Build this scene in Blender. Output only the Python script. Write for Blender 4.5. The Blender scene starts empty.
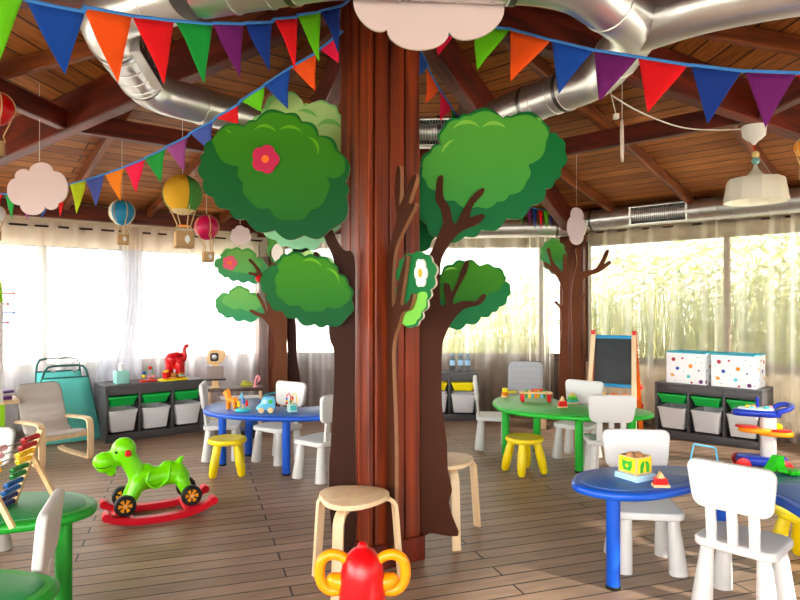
import bpy, bmesh, math, random
from math import sin, cos, pi, atan2, sqrt, radians
from mathutils import Vector, Matrix
random.seed(7)
SC = bpy.context.scene
COL = SC.collection
F = 625.0; EYE = 1.354; CX = 400.0; HY = 305.0      # camera: focal length, eye height, principal point

# ------------------------------------------------------------------ measuring helpers
def at(px, py, d):
    """world point on the photo ray (px,py) at distance d in front of the camera"""
    return Vector(((px-CX)*d/F, d, EYE-(py-HY)*d/F))
def fl(px, py, h=0.0):
    """world point at height h seen at (px,py)"""
    d = (EYE-h)*F/(py-HY)
    return Vector(((px-CX)*d/F, d, h))

# ------------------------------------------------------------------ materials
def lin(c):
    return tuple(((v/255)/12.92 if v/255 <= .04045 else ((v/255+.055)/1.055)**2.4) for v in c)
def sat(c,k=1.06):
    l=.3*c[0]+.59*c[1]+.11*c[2]
    return tuple(min(.95,max(.002,l+(v-l)*k)) for v in c)
MATS = {}
def mat(name, rgb=(200,200,200), rough=.5, metal=0, spec=.4, coat=0, var=0, vscale=6, bump=0, bscale=60, emit=0):
    if name in MATS: return MATS[name]
    m = bpy.data.materials.new(name); m.use_nodes = True
    n = m.node_tree; b = n.nodes['Principled BSDF']
    c = sat(lin(rgb))
    b.inputs['Base Color'].default_value = (*c, 1)
    b.inputs['Roughness'].default_value = rough
    b.inputs['Metallic'].default_value = metal
    b.inputs['Specular IOR Level'].default_value = spec
    b.inputs['Coat Weight'].default_value = coat
    tc = n.nodes.new('ShaderNodeTexCoord')
    if var:
        nz = n.nodes.new('ShaderNodeTexNoise'); nz.inputs['Scale'].default_value = vscale
        nz.inputs['Detail'].default_value = 3
        n.links.new(tc.outputs['Object'], nz.inputs['Vector'])
        mx = n.nodes.new('ShaderNodeMix'); mx.data_type = 'RGBA'
        mx.inputs[6].default_value = (*[max(0,v*(1-var)) for v in c],1)
        mx.inputs[7].default_value = (*[min(1,v*(1+var)) for v in c],1)
        n.links.new(nz.outputs['Fac'], mx.inputs[0]); n.links.new(mx.outputs[2], b.inputs['Base Color'])
    if bump:
        nb = n.nodes.new('ShaderNodeTexNoise'); nb.inputs['Scale'].default_value = bscale
        n.links.new(tc.outputs['Object'], nb.inputs['Vector'])
        bp = n.nodes.new('ShaderNodeBump'); bp.inputs['Strength'].default_value = bump; bp.inputs['Distance'].default_value = .01
        n.links.new(nb.outputs['Fac'], bp.inputs['Height']); n.links.new(bp.outputs['Normal'], b.inputs['Normal'])
    if emit:
        b.inputs['Emission Color'].default_value = (*c,1); b.inputs['Emission Strength'].default_value = emit
    MATS[name] = m
    return m

def planks(name, c1, c2, row, width, gap, gapcol, rough=.5, coord='UV', rot=0, grain=.25, spec=.35, knots=False, squash=(14,1.2)):
    """boards with joints, grain running along the local x of the texture"""
    m = bpy.data.materials.new(name); m.use_nodes = True
    n = m.node_tree; L = n.links; b = n.nodes['Principled BSDF']
    b.inputs['Roughness'].default_value = rough; b.inputs['Specular IOR Level'].default_value = spec
    tc = n.nodes.new('ShaderNodeTexCoord'); mp = n.nodes.new('ShaderNodeMapping')
    mp.inputs['Rotation'].default_value = (0,0,rot)
    if coord=='Object': mp.inputs['Location'].default_value=(-.445,0,0)
    L.new(tc.outputs[coord], mp.inputs['Vector'])
    br = n.nodes.new('ShaderNodeTexBrick'); br.offset = .5
    br.inputs['Scale'].default_value = 1; br.inputs['Brick Width'].default_value = width
    br.inputs['Row Height'].default_value = row; br.inputs['Mortar Size'].default_value = gap
    br.inputs['Mortar Smooth'].default_value = .1; br.inputs['Bias'].default_value = 0
    br.inputs['Color1'].default_value = (*lin(c1),1); br.inputs['Color2'].default_value = (*lin(c2),1)
    br.inputs['Mortar'].default_value = (*lin(gapcol),1)
    L.new(mp.outputs['Vector'], br.inputs['Vector'])
    ms = n.nodes.new('ShaderNodeMapping'); ms.inputs['Scale'].default_value = (squash[1], squash[0], 1)
    L.new(mp.outputs['Vector'], ms.inputs['Vector'])
    nz = n.nodes.new('ShaderNodeTexNoise'); nz.inputs['Scale'].default_value = 3; nz.inputs['Detail'].default_value = 5
    L.new(ms.outputs['Vector'], nz.inputs['Vector'])
    mr = n.nodes.new('ShaderNodeMapRange'); mr.inputs[1].default_value=.3; mr.inputs[2].default_value=.7
    mr.inputs[3].default_value = 1-grain; mr.inputs[4].default_value = 1+grain
    L.new(nz.outputs['Fac'], mr.inputs[0])
    mx = n.nodes.new('ShaderNodeMix'); mx.data_type='RGBA'; mx.blend_type='MULTIPLY'; mx.inputs[0].default_value=1
    L.new(br.outputs['Color'], mx.inputs[6]); L.new(mr.outputs[0], mx.inputs[7])
    out = mx.outputs[2]
    if knots:
        v = n.nodes.new('ShaderNodeTexVoronoi'); v.inputs['Scale'].default_value = 1.0
        mk = n.nodes.new('ShaderNodeMapping'); mk.inputs['Scale'].default_value=(2.2,6,1)
        L.new(mp.outputs['Vector'], mk.inputs['Vector']); L.new(mk.outputs['Vector'], v.inputs['Vector'])
        kr = n.nodes.new('ShaderNodeMapRange'); kr.inputs[1].default_value=.04; kr.inputs[2].default_value=.14
        kr.inputs[3].default_value=.35; kr.inputs[4].default_value=1
        L.new(v.outputs['Distance'], kr.inputs[0])
        m2 = n.nodes.new('ShaderNodeMix'); m2.data_type='RGBA'; m2.blend_type='MULTIPLY'; m2.inputs[0].default_value=1
        L.new(out, m2.inputs[6]); L.new(kr.outputs[0], m2.inputs[7]); out = m2.outputs[2]
    L.new(out, b.inputs['Base Color'])
    bp = n.nodes.new('ShaderNodeBump'); bp.inputs['Strength'].default_value=.5; bp.inputs['Distance'].default_value=.006
    bp.invert = True
    L.new(br.outputs['Fac'], bp.inputs['Height']); L.new(bp.outputs['Normal'], b.inputs['Normal'])
    return m

def wood(name, c1, c2, scale=(1,1,.08), rough=.45, spec=.4):
    """solid timber: noise stretched along one object axis"""
    if name in MATS: return MATS[name]
    m = bpy.data.materials.new(name); m.use_nodes = True
    n = m.node_tree; L = n.links; b = n.nodes['Principled BSDF']
    b.inputs['Roughness'].default_value = rough; b.inputs['Specular IOR Level'].default_value = spec
    tc = n.nodes.new('ShaderNodeTexCoord'); mp = n.nodes.new('ShaderNodeMapping'); mp.inputs['Scale'].default_value = scale
    L.new(tc.outputs['Object'], mp.inputs['Vector'])
    nz = n.nodes.new('ShaderNodeTexNoise'); nz.inputs['Scale'].default_value = 14; nz.inputs['Detail'].default_value = 5
    nz.inputs['Distortion'].default_value = .6
    L.new(mp.outputs['Vector'], nz.inputs['Vector'])
    cr = n.nodes.new('ShaderNodeValToRGB')
    cr.color_ramp.elements[0].position=.35; cr.color_ramp.elements[1].position=.68
    cr.color_ramp.elements[0].color=(*lin(c1),1); cr.color_ramp.elements[1].color=(*lin(c2),1)
    L.new(nz.outputs['Fac'], cr.inputs['Fac']); L.new(cr.outputs['Color'], b.inputs['Base Color'])
    MATS[name]=m; return m

def sheer(name, rgb, clear, trans=.6):
    m = bpy.data.materials.new(name); m.use_nodes = True
    n = m.node_tree; L=n.links; n.nodes.remove(n.nodes['Principled BSDF'])
    o = n.nodes['Material Output']
    d = n.nodes.new('ShaderNodeBsdfDiffuse'); t = n.nodes.new('ShaderNodeBsdfTranslucent'); tr = n.nodes.new('ShaderNodeBsdfTransparent')
    d.inputs['Color'].default_value=(*lin(rgb),1); t.inputs['Color'].default_value=(*lin(rgb),1)
    tr.inputs['Color'].default_value=(*lin(rgb),1)
    a = n.nodes.new('ShaderNodeMixShader'); a.inputs[0].default_value=trans
    L.new(d.outputs[0], a.inputs[1]); L.new(t.outputs[0], a.inputs[2])
    c = n.nodes.new('ShaderNodeMixShader'); c.inputs[0].default_value=clear
    # weave: fine noise in how open the cloth is
    tc = n.nodes.new('ShaderNodeTexCoord'); nz = n.nodes.new('ShaderNodeTexNoise'); nz.inputs['Scale'].default_value=9
    L.new(tc.outputs['Object'], nz.inputs['Vector'])
    mr = n.nodes.new('ShaderNodeMapRange'); mr.inputs[3].default_value=clear-.06; mr.inputs[4].default_value=clear+.06
    L.new(nz.outputs['Fac'], mr.inputs[0])
    # cloth seen edge-on along a fold closes up
    lw = n.nodes.new('ShaderNodeLayerWeight'); lw.inputs['Blend'].default_value=.5
    m1 = n.nodes.new('ShaderNodeMath'); m1.operation='MULTIPLY_ADD'; m1.inputs[1].default_value=-1.15; m1.inputs[2].default_value=1.1; m1.use_clamp=True
    L.new(lw.outputs['Facing'], m1.inputs[0])
    m2 = n.nodes.new('ShaderNodeMath'); m2.operation='MULTIPLY'; L.new(mr.outputs[0],m2.inputs[0]); L.new(m1.outputs[0],m2.inputs[1])
    L.new(m2.outputs[0], c.inputs[0])
    L.new(a.outputs[0], c.inputs[1]); L.new(tr.outputs[0], c.inputs[2]); L.new(c.outputs[0], o.inputs['Surface'])
    return m

def glass_mat(name, tint=(250,252,252), gl=.06):
    m = bpy.data.materials.new(name); m.use_nodes=True
    n = m.node_tree; L=n.links; n.nodes.remove(n.nodes['Principled BSDF']); o=n.nodes['Material Output']
    tr=n.nodes.new('ShaderNodeBsdfTransparent'); tr.inputs['Color'].default_value=(*lin(tint),1)
    g=n.nodes.new('ShaderNodeBsdfGlossy'); g.inputs['Roughness'].default_value=.02
    lw=n.nodes.new('ShaderNodeLayerWeight'); lw.inputs['Blend'].default_value=.2
    mu=n.nodes.new('ShaderNodeMath'); mu.operation='MULTIPLY'; mu.inputs[1].default_value=gl*4
    L.new(lw.outputs['Fresnel'], mu.inputs[0])
    x=n.nodes.new('ShaderNodeMixShader'); L.new(mu.outputs[0], x.inputs[0])
    L.new(tr.outputs[0], x.inputs[1]); L.new(g.outputs[0], x.inputs[2]); L.new(x.outputs[0], o.inputs['Surface'])
    return m

# ------------------------------------------------------------------ mesh builder
class B:
    def __init__(s): s.bm = bmesh.new(); s.mi = 0; s.uv = None
    def add(s, vs, fs, mi=None, M=None):
        if M is not None: vs=[M@Vector(v) for v in vs]
        bv=[s.bm.verts.new(v) for v in vs]; out=[]
        for f in fs:
            try: q=s.bm.faces.new([bv[i] for i in f])
            except ValueError: continue
            q.material_index = s.mi if mi is None else mi; out.append(q)
        return bv, out
    def box(s, lo, hi, bev=0, M=None, mi=None, seg=2):
        x0,y0,z0=lo; x1,y1,z1=hi
        vs=[(x0,y0,z0),(x1,y0,z0),(x1,y1,z0),(x0,y1,z0),(x0,y0,z1),(x1,y0,z1),(x1,y1,z1),(x0,y1,z1)]
        fs=[(0,3,2,1),(4,5,6,7),(0,1,5,4),(1,2,6,5),(2,3,7,6),(3,0,4,7)]
        bv,fc=s.add(vs,fs,mi,M)
        if bev:
            ed=list({e for f in fc for e in f.edges})
            r=bmesh.ops.bevel(s.bm, geom=ed, offset=bev, segments=seg, profile=.5, affect='EDGES')
            for f in r['faces']: f.material_index = s.mi if mi is None else mi
        return s
    def prism(s, out, z0, z1, bev=0, M=None, mi=None, seg=3, topmi=None):
        """extrude a CCW outline along z with rounded rims"""
        P=[Vector((p[0],p[1])) for p in out]
        area=sum(P[i].x*P[(i+1)%len(P)].y-P[(i+1)%len(P)].x*P[i].y for i in range(len(P)))
        if area<0: P.reverse()
        n=len(P)
        def inset(d):
            r=[]
            for i in range(n):
                a,b,c=P[i-1],P[i],P[(i+1)%n]
                e1=(b-a).normalized() if (b-a).length>1e-9 else Vector((1,0))
                e2=(c-b).normalized() if (c-b).length>1e-9 else e1
                nn=Vector((-(e1.y+e2.y), e1.x+e2.x))
                if nn.length<1e-6: nn=Vector((-e1.y,e1.x))
                nn.normalize(); k=max(.5,nn.dot(Vector((-e1.y,e1.x))))
                r.append(b+nn*(d/k))
            return r
        rings=[]
        if bev:
            for j in range(seg+1):
                a=pi/2*j/seg; rings.append((bev*(1-sin(a)), z0+bev*(1-cos(a))))
            for j in range(seg+1):
                a=pi/2*j/seg; rings.append((bev*(1-cos(a)), z1-bev+bev*sin(a)))
        else: rings=[(0,z0),(0,z1)]
        vs=[]; fs=[]
        for d,z in rings:
            q=inset(d) if d>1e-9 else P
            vs+=[(v.x,v.y,z) for v in q]
        for k in range(len(rings)-1):
            for i in range(n):
                j=(i+1)%n; fs.append((k*n+i,k*n+j,(k+1)*n+j,(k+1)*n+i))
        fs.append(tuple(reversed(range(n)))); top=tuple(range((len(rings)-1)*n,len(rings)*n))
        bv,fc=s.add(vs,fs,mi,M)
        try:
            f=s.bm.faces.new([bv[i] for i in top]); f.material_index=topmi if topmi is not None else (s.mi if mi is None else mi)
        except ValueError: pass
        return s
    def lathe(s, prof, n=20, M=None, mi=None, cap=True):
        vs=[]; fs=[]
        for r,z in prof:
            r=max(r,1e-4)
            vs+=[(r*cos(2*pi*i/n), r*sin(2*pi*i/n), z) for i in range(n)]
        for k in range(len(prof)-1):
            for i in range(n):
                j=(i+1)%n; fs.append((k*n+i,k*n+j,(k+1)*n+j,(k+1)*n+i))
        if cap:
            fs.append(tuple(reversed(range(n)))); fs.append(tuple(range((len(prof)-1)*n,len(prof)*n)))
        s.add(vs,fs,mi,M); return s
    def ball(s, c, r, n=16, mi=None, M=None):
        if not hasattr(r,'__len__'): r=(r,r,r)
        k=n//2; vs=[(0,0,-1)]; fs=[]
        for a in range(1,k):
            t=-pi/2+pi*a/k
            vs+=[(cos(t)*cos(2*pi*i/n),cos(t)*sin(2*pi*i/n),sin(t)) for i in range(n)]
        vs.append((0,0,1)); top=len(vs)-1
        for i in range(n):
            j=(i+1)%n; fs.append((0,1+j,1+i)); fs.append((top,1+(k-2)*n+i,1+(k-2)*n+j))
            for a in range(k-2): fs.append((1+a*n+i,1+a*n+j,1+(a+1)*n+j,1+(a+1)*n+i))
        vs=[Vector((v[0]*r[0],v[1]*r[1],v[2]*r[2])) for v in vs]
        if M is not None: vs=[M@v for v in vs]
        c=Vector(c); s.add([v+c for v in vs],fs,mi); return s
    def sweep(s, pts, prof, closed=False, up=None, mi=None, scale=None):
        """sweep a closed 2D profile (list of (a,b)) along pts; a along side, b along up"""
        P=[Vector(p) for p in pts]; n=len(P); m=len(prof); vs=[]; fs=[]
        prev=None
        for i in range(n):
            if closed: t=P[(i+1)%n]-P[i-1]
            else: t=P[min(i+1,n-1)]-P[max(i-1,0)]
            t.normalize()
            if up is not None: u=Vector(up)
            elif prev is not None: u=prev
            else: u=Vector((0,0,1)) if abs(t.z)<.9 else Vector((1,0,0))
            sd=t.cross(u)
            if sd.length<1e-6: sd=t.cross(Vector((0,1,0)))
            sd.normalize(); u=sd.cross(t).normalized(); prev=u
            k=1 if scale is None else scale[i]
            vs+=[P[i]+sd*(a*k)+u*(b*k) for a,b in prof]
        for i in range(n if closed else n-1):
            i2=(i+1)%n
            for j in range(m):
                j2=(j+1)%m; fs.append((i*m+j,i*m+j2,i2*m+j2,i2*m+j))
        if not closed: fs.append(tuple(reversed(range(m)))); fs.append(tuple(range((n-1)*m,n*m)))
        s.add(vs,fs,mi); return s
    def tube(s, pts, r, n=8, closed=False, mi=None):
        if hasattr(r,'__len__'): sc=list(r); r0=1
        else: sc=None; r0=r
        prof=[(r0*cos(2*pi*i/n), r0*sin(2*pi*i/n)) for i in range(n)]
        return s.sweep(pts,prof,closed,None,mi,sc)
    def cyl(s, a, b, r, r2=None, n=16, mi=None):
        return s.tube([a,b],[r,r if r2 is None else r2],n,mi=mi)

def rrect(w, h, r, n=5, cx=0, cy=0):
    o=[]
    for sx,sy,a0 in ((1,1,0),(-1,1,pi/2),(-1,-1,pi),(1,-1,1.5*pi)):
        for i in range(n+1):
            a=a0+pi/2*i/n; o.append((cx+sx*(w/2-r)+r*cos(a), cy+sy*(h/2-r)+r*sin(a)))
    return o
def circ(r, n=24, cx=0, cy=0, ry=None): return [(cx+r*cos(2*pi*i/n), cy+(ry or r)*sin(2*pi*i/n)) for i in range(n)]
def cr(pts, k=6, closed=False):
    P=[Vector(p) for p in pts]; n=len(P); o=[]
    for i in range(n if closed else n-1):
        if closed: a,b,c,d=P[i-1],P[i],P[(i+1)%n],P[(i+2)%n]
        else: a,b,c,d=P[max(i-1,0)],P[i],P[i+1],P[min(i+2,n-1)]
        for j in range(k):
            t=j/k; o.append(.5*((2*b)+(c-a)*t+(2*a-5*b+4*c-d)*t*t+(3*b-a-3*c+d)*t**3))
    if not closed: o.append(P[-1])
    return o
def scallop(c, bulge=.32, k=7, rnd=False):
    """rounded lobes between the cusp points of a closed outline"""
    n=len(c); o=[]
    ar=sum(c[i][0]*c[(i+1)%n][1]-c[(i+1)%n][0]*c[i][1] for i in range(n))
    sg=1 if ar>0 else -1
    for i in range(n):
        a=Vector(c[i]); b=Vector(c[(i+1)%n]); d=b-a; nn=Vector((d.y,-d.x))*sg
        for j in range(k):
            t=j/k
            if rnd: t=(1-cos(pi*t))/2; o.append(tuple(a+d*t+nn*bulge*sqrt(max(0,1-(2*t-1)**2))))
            else: o.append(tuple(a+d*t+nn*bulge*(1-(2*t-1)**2)*(1+.25*(1-abs(2*t-1)))))
    return o

# ------------------------------------------------------------------ objects
WL={}
def obj(name, b, mats, parent=None, world=False, loc=None, smooth=35, sub=0):
    """link a builder as ONE mesh object.  world=True: vertices are in world space"""
    bm=b.bm
    off=Vector((0,0,0))
    if world: off = Vector(loc) if (loc is not None and parent is None) else (WL.get(parent.name,Vector()) if parent else Vector())
    if world and off.length: bmesh.ops.translate(bm, verts=bm.verts, vec=-off)
    bmesh.ops.remove_doubles(bm, verts=bm.verts, dist=1e-6)
    bmesh.ops.recalc_face_normals(bm, faces=bm.faces)
    me=bpy.data.meshes.new(name); bm.to_mesh(me); bm.free()
    if not isinstance(mats,(list,tuple)): mats=[mats]
    for m in mats: me.materials.append(m)
    if smooth:
        me.shade_smooth(); me.set_sharp_from_angle(angle=radians(smooth))
    o=bpy.data.objects.new(name, me); COL.objects.link(o)
    if parent: o.parent=parent; WL[o.name]=WL.get(parent.name,Vector())
    else:
        o.location = loc if loc is not None else (0,0,0); WL[o.name]=Vector(loc) if loc is not None else Vector()
    if sub:
        md=o.modifiers.new('sub','SUBSURF'); md.levels=sub; md.render_levels=sub
    return o
def tag(o, label, cat, group=None, kind=None):
    if label: o['label']=label
    if cat: o['category']=cat
    if group: o['group']=group
    if kind: o['kind']=kind
    return o
def thing(name, label, cat, loc=(0,0,0), rz=0, group=None):
    o=bpy.data.objects.new(name,None); o.empty_display_size=.1; COL.objects.link(o)
    o.location=loc; o.rotation_euler=(0,0,rz); WL[o.name]=Vector(loc)
    return tag(o,label,cat,group)
def struct(name, b, mats, parent=None, smooth=35):
    o=obj(name,b,mats,parent,smooth=smooth)
    if not parent: o['kind']='structure'
    return o
def dup(root, loc, rz=None, label=None, group=None):
    r=root.copy(); COL.objects.link(r); r.location=loc; WL[r.name]=Vector(loc)
    if rz is not None: r.rotation_euler=(0,0,rz)
    if label: r['label']=label
    if group: r['group']=group
    for ch in list(root.children):
        c=ch.copy(); COL.objects.link(c); c.parent=r
        for g in list(ch.children):
            d=g.copy(); COL.objects.link(d); d.parent=c
    return r
def face_to(dx,dy): return atan2(dy,dx)-pi/2       # local +y looks along (dx,dy)

def blob(name, balls, voxel, mats, parent=None, smooth_it=6, loc=None):
    """one smooth continuous body from overlapping balls and tapered limbs (remeshed)"""
    b=B()
    for it in balls:
        if len(it)==2: b.ball(it[0], it[1], 16)
        else:
            a,c,ra,rb=it; a=Vector(a); c=Vector(c); b.ball(a,ra,14); b.ball(c,rb,14)
            b.tube([a,c],[ra,rb],14)
    me=bpy.data.meshes.new('tmp'); bmesh.ops.recalc_face_normals(b.bm,faces=b.bm.faces); b.bm.to_mesh(me); b.bm.free()
    o=bpy.data.objects.new('tmp',me); COL.objects.link(o)
    r=o.modifiers.new('r','REMESH'); r.mode='VOXEL'; r.voxel_size=voxel
    s=o.modifiers.new('s','SMOOTH'); s.factor=.5; s.iterations=smooth_it
    dg=bpy.context.evaluated_depsgraph_get(); ev=o.evaluated_get(dg)
    nm=bpy.data.meshes.new_from_object(ev); COL.objects.unlink(o); bpy.data.objects.remove(o)
    nm.name=name; nm.materials.clear()
    for m in (mats if isinstance(mats,(list,tuple)) else [mats]): nm.materials.append(m)
    nm.shade_smooth()
    q=bpy.data.objects.new(name,nm); COL.objects.link(q)
    if parent: q.parent=parent; WL[q.name]=WL.get(parent.name,Vector())
    elif loc is not None: q.location=loc
    return q

# ------------------------------------------------------------------ palette
WHITE=mat('white_plastic',(210,207,204),.45,spec=.4,bump=.05,bscale=200)
GREENT=mat('green_plastic',(40,150,50),.35)
GREENTOP=mat('green_tabletop',(52,146,84),.4)
GREENTOP2=mat('green_tabletop_bright',(60,170,70),.4)
GREENT2=mat('green_plastic_bright',(46,176,58),.35)
BLUET=mat('blue_plastic',(20,78,182),.35)
BLUETOP=mat('blue_tabletop',(54,98,166),.38)
YEL=mat('yellow_plastic',(255,220,20),.35)
ORANGE=mat('orange_plastic',(250,150,14),.3)
RED=mat('red_plastic',(206,26,34),.28)
REDMAT=mat('red_paint',(214,30,30),.4)
DGREY=mat('dark_grey_laminate',(74,72,74),.45)
BLACK=mat('black_rubber',(16,16,16),.5)
TUBG=mat('green_tub',(34,168,74),.4)
TUBW=mat('white_tub',(222,223,226),.35)
TUBY=mat('yellow_tub',(246,226,20),.4)
BIRCH=wood('birch_wood',(226,190,146),(240,212,172),(1,1,.1))
PINEW=wood('toy_wood',(214,170,112),(236,200,150),(1,1,.2))
GREYF=mat('grey_cushion_fabric',(206,199,193),.9,bump=.35,bscale=300,var=.06,vscale=30)
GREYF2=mat('cool_grey_cushion_fabric',(176,180,186),.9,bump=.35,bscale=300)
TEAL=mat('teal_fabric',(116,224,218),.8,bump=.1,bscale=120)
TEALM=mat('dark_teal_metal',(40,96,92),.4,metal=.4)
STEEL=mat('galvanised_steel',(212,212,212),.33,metal=.92,var=.12,vscale=3)
STEELD=mat('steel_band',(120,120,122),.35,metal=1)
DARK=mat('dark_grille',(22,22,24),.6)
BROWN=mat('painted_brown_board',(66,32,17),.65,spec=.15,var=.12,vscale=5)
BROWN_LIT=mat('lit_brown_board',(104,60,38),.65,spec=.15,var=.12,vscale=5)  # same brown paint, lightened to put light on the corner-post trees into the colour
BROWN2=mat('painted_dark_brown_board',(48,22,12),.65,spec=.15,var=.12,vscale=5)
BEDGE=mat('brown_board_edge',(134,92,64),.6)
EDGE=mat('pale_board_edge',(206,196,178),.6)
BEAM=wood('stained_beam',(66,16,6),(118,36,12),(1,1,.15),.5)
RAFT=wood('rafter_timber',(92,40,14),(146,76,32),(1,1,.15),.55)
ROPE=mat('blue_tape',(70,140,220),.7)
CORD=mat('white_cord',(225,220,210),.7)
TWINE=mat('jute_twine',(206,178,128),.9)
CARD=mat('kraft_card',(186,150,108),.85)
CLOUD=mat('white_board',(228,208,210),.6)
FL={'red':(230,20,40),'orange':(255,92,10),'green':(20,150,62),'lime':(110,205,20),'blue':(16,72,168),'navy':(14,52,140),
    'purple':(106,24,104),'pink':(236,28,80),'yellowgreen':(200,226,40),'violet':(150,70,140),'periwinkle':(70,90,178),'amber':(255,138,16)}
FM={k:mat('cloth_'+k,v,.85,bump=.15,bscale=180) for k,v in FL.items()}

# ------------------------------------------------------------------ room plan
PL=Vector((-1.68,7.95)); PR=Vector((2.16,7.72))
dL=Vector((-cos(radians(38)),-sin(radians(38)))); dR=Vector((cos(radians(43)),-sin(radians(43))))
L1=PL+dL*3.8; R1=PR+dR*3.8
L2=L1+Vector((-.12,-.993))*3.8; R2=R1+Vector((.035,-.999))*3.8
L3=L2+Vector((.68,-.733))*3.7; R3=R2+Vector((-.68,-.733))*3.7
V=[PL,PR,R1,R2,R3,L3,L2,L1]        # clockwise seen from above
CEN=Vector((-.10,3.35)); EAVE=2.42; APEX=3.28
SIDES=['back','back_right','right','front_right','front','front_left','left','back_left']
SILL=.70; HEAD=2.0

FLOORM=planks('composite_deck_boards',(160,131,110),(135,110,90),.108,2.06,.005,(30,22,18),.42,'Object',-radians(18.4),.16,.35,squash=(9,1.5))
CEILM=planks('ceiling_boards',(184,116,58),(136,78,38),.145,2.6,.006,(18,8,4),.6,'UV',0,.35,.25,knots=True)
b=B(); cxy=Vector((sum(v.x for v in V)/8,sum(v.y for v in V)/8))
ring=[cxy+(v-cxy)*1.03 for v in V]
b.add([(v.x,v.y,-.1) for v in ring]+[(v.x,v.y,0) for v in ring],
      [tuple(range(8,16))[::-1], tuple(range(8))]+[(i,(i+1)%8,8+(i+1)%8,8+i) for i in range(8)])
struct('floor',b,FLOORM,smooth=0)

def roof_z(p, i):
    """underside of the ceiling boards in sector i at plan point p"""
    a=Vector((*V[i],EAVE)); c=Vector((*V[(i+1)%8],EAVE)); k=Vector((*CEN,APEX))
    n=(c-a).cross(k-a); return a.z-(n.x*(p.x-a.x)+n.y*(p.y-a.y))/n.z
b=B(); uvl=b.bm.loops.layers.uv.new('UVMap')
for i in range(8):
    a=V[i]; c=V[(i+1)%8]; u=(c-a).normalized(); nn=Vector((u.y,-u.x))
    if nn.dot(CEN-a)<0: nn=-nn
    ex=[a+(a-CEN)*.14, c+(c-CEN)*.14]
    for dz,flip in ((0,False),(.06,True)):
        pts=[ex[0],ex[1],CEN]
        vs=[Vector((p.x,p.y,roof_z(p,i)+dz)) for p in pts]
        bv,fc=b.add(vs,[(0,1,2)])
        for f in fc:
            for lp in f.loops:
                q=Vector((lp.vert.co.x,lp.vert.co.y))-a
                lp[uvl].uv=(q.dot(u)+i*3.7, q.dot(nn)*1.02)
ceil=struct('ceiling',b,CEILM,smooth=0)

WALLP=mat('cream_wall_paint',(214,200,178),.8,bump=.08,bscale=40)
WALLD2=mat('pale_wall_panel',(222,218,222),.8,bump=.08,bscale=40)
WALLD3=mat('beige_wall_panel',(236,222,198),.8,bump=.08,bscale=40)
WALLD=mat('taupe_wall_panel',(140,124,114),.8,bump=.08,bscale=40)
FRAME=mat('brown_window_frame',(120,96,80),.5)
FRAMEW=mat('pale_window_frame',(200,188,178),.5)
PANE=glass_mat('window_glass')
BASEM=wood('dark_baseboard',(52,24,14),(80,40,22),(.1,.1,1),.5)
def along(a,c,t,inn=0,z=0):
    """point t metres along wall a->c, inn metres inside the room"""
    u=(c-a).normalized(); n=Vector((u.y,-u.x)); n = n if n.dot(CEN-a)>0 else -n
    p=a+u*t+n*inn; return Vector((p.x,p.y,z))
def wbox(b,a,c,t0,t1,i0,i1,z0,z1,mi=None):
    q=[along(a,c,t0,i0),along(a,c,t1,i0),along(a,c,t1,i1),along(a,c,t0,i1)]
    vs=[(p.x,p.y,z0) for p in q]+[(p.x,p.y,z1) for p in q]
    b.add(vs,[(0,3,2,1),(4,5,6,7),(0,1,5,4),(1,2,6,5),(2,3,7,6),(3,0,4,7)],mi)
def wt(a,c,px,inn=0):
    """distance along wall a->c where photo column px meets it"""
    u=(c-a).normalized(); n=Vector((u.y,-u.x)); n = n if n.dot(CEN-a)>0 else -n
    q=a+n*inn; k=(px-CX)/F
    return (q.x-k*q.y)/(k*u.y-u.x)
for i,sd in enumerate(SIDES):
    a=V[i]; c=V[(i+1)%8]; ln=(c-a).length
    HEAD={0:2.12,1:2.12}.get(i,2.0)
    b=B(); wbox(b,a,c,0,ln,-.12,0,0,SILL,1); wbox(b,a,c,0,ln,-.12,0,HEAD,EAVE+.02,0)
    wbox(b,a,c,-.02,.12,-.12,0,SILL,HEAD,0); wbox(b,a,c,ln-.12,ln+.02,-.12,0,SILL,HEAD,0)
    struct('wall_'+sd,b,[WALLP,WALLD2 if i==7 else WALLD3 if i==1 else WALLD],smooth=0)
    b=B(); wbox(b,a,c,.12,ln-.12,0,.015,0,.09)
    struct('baseboard_'+sd,b,BASEM,smooth=0)
    b=B(); fw=.05
    nmul = 3 if i!=4 else 3
    wbox(b,a,c,.12,ln-.12,-.09,-.02,SILL,SILL+fw); wbox(b,a,c,.12,ln-.12,-.09,-.02,HEAD-fw,HEAD)
    ms={7:[wt(a,c,128,-.05),wt(a,c,40,-.05)],1:[wt(a,c,727,-.05)],0:[wt(a,c,352,-.05),wt(a,c,541,-.05)]}.get(i,[ln/3,2*ln/3])
    ms=[.12]+[m-fw/2 for m in ms]+[ln-.12-fw]; nmul=len(ms)-1
    mw=.085 if i==7 else fw
    for t in ms: wbox(b,a,c,t,t+mw,-.09,-.02,SILL+fw,HEAD-fw)
    w=struct('window_%d'%(i+1),b,FRAMEW if i==7 else FRAME,smooth=0)
    for k in range(nmul):
        t0=ms[k]+mw; t1=ms[k+1]
        b=B(); wbox(b,a,c,t0,t1,-.06,-.055,SILL+fw,HEAD-fw); obj('pane',b,PANE,w,smooth=0)
    b=B(); wbox(b,a,c,.1,ln-.1,-.02,.05,SILL-.03,SILL); obj('sill',b,FRAMEW if i==7 else FRAME,w,smooth=0)

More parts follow.
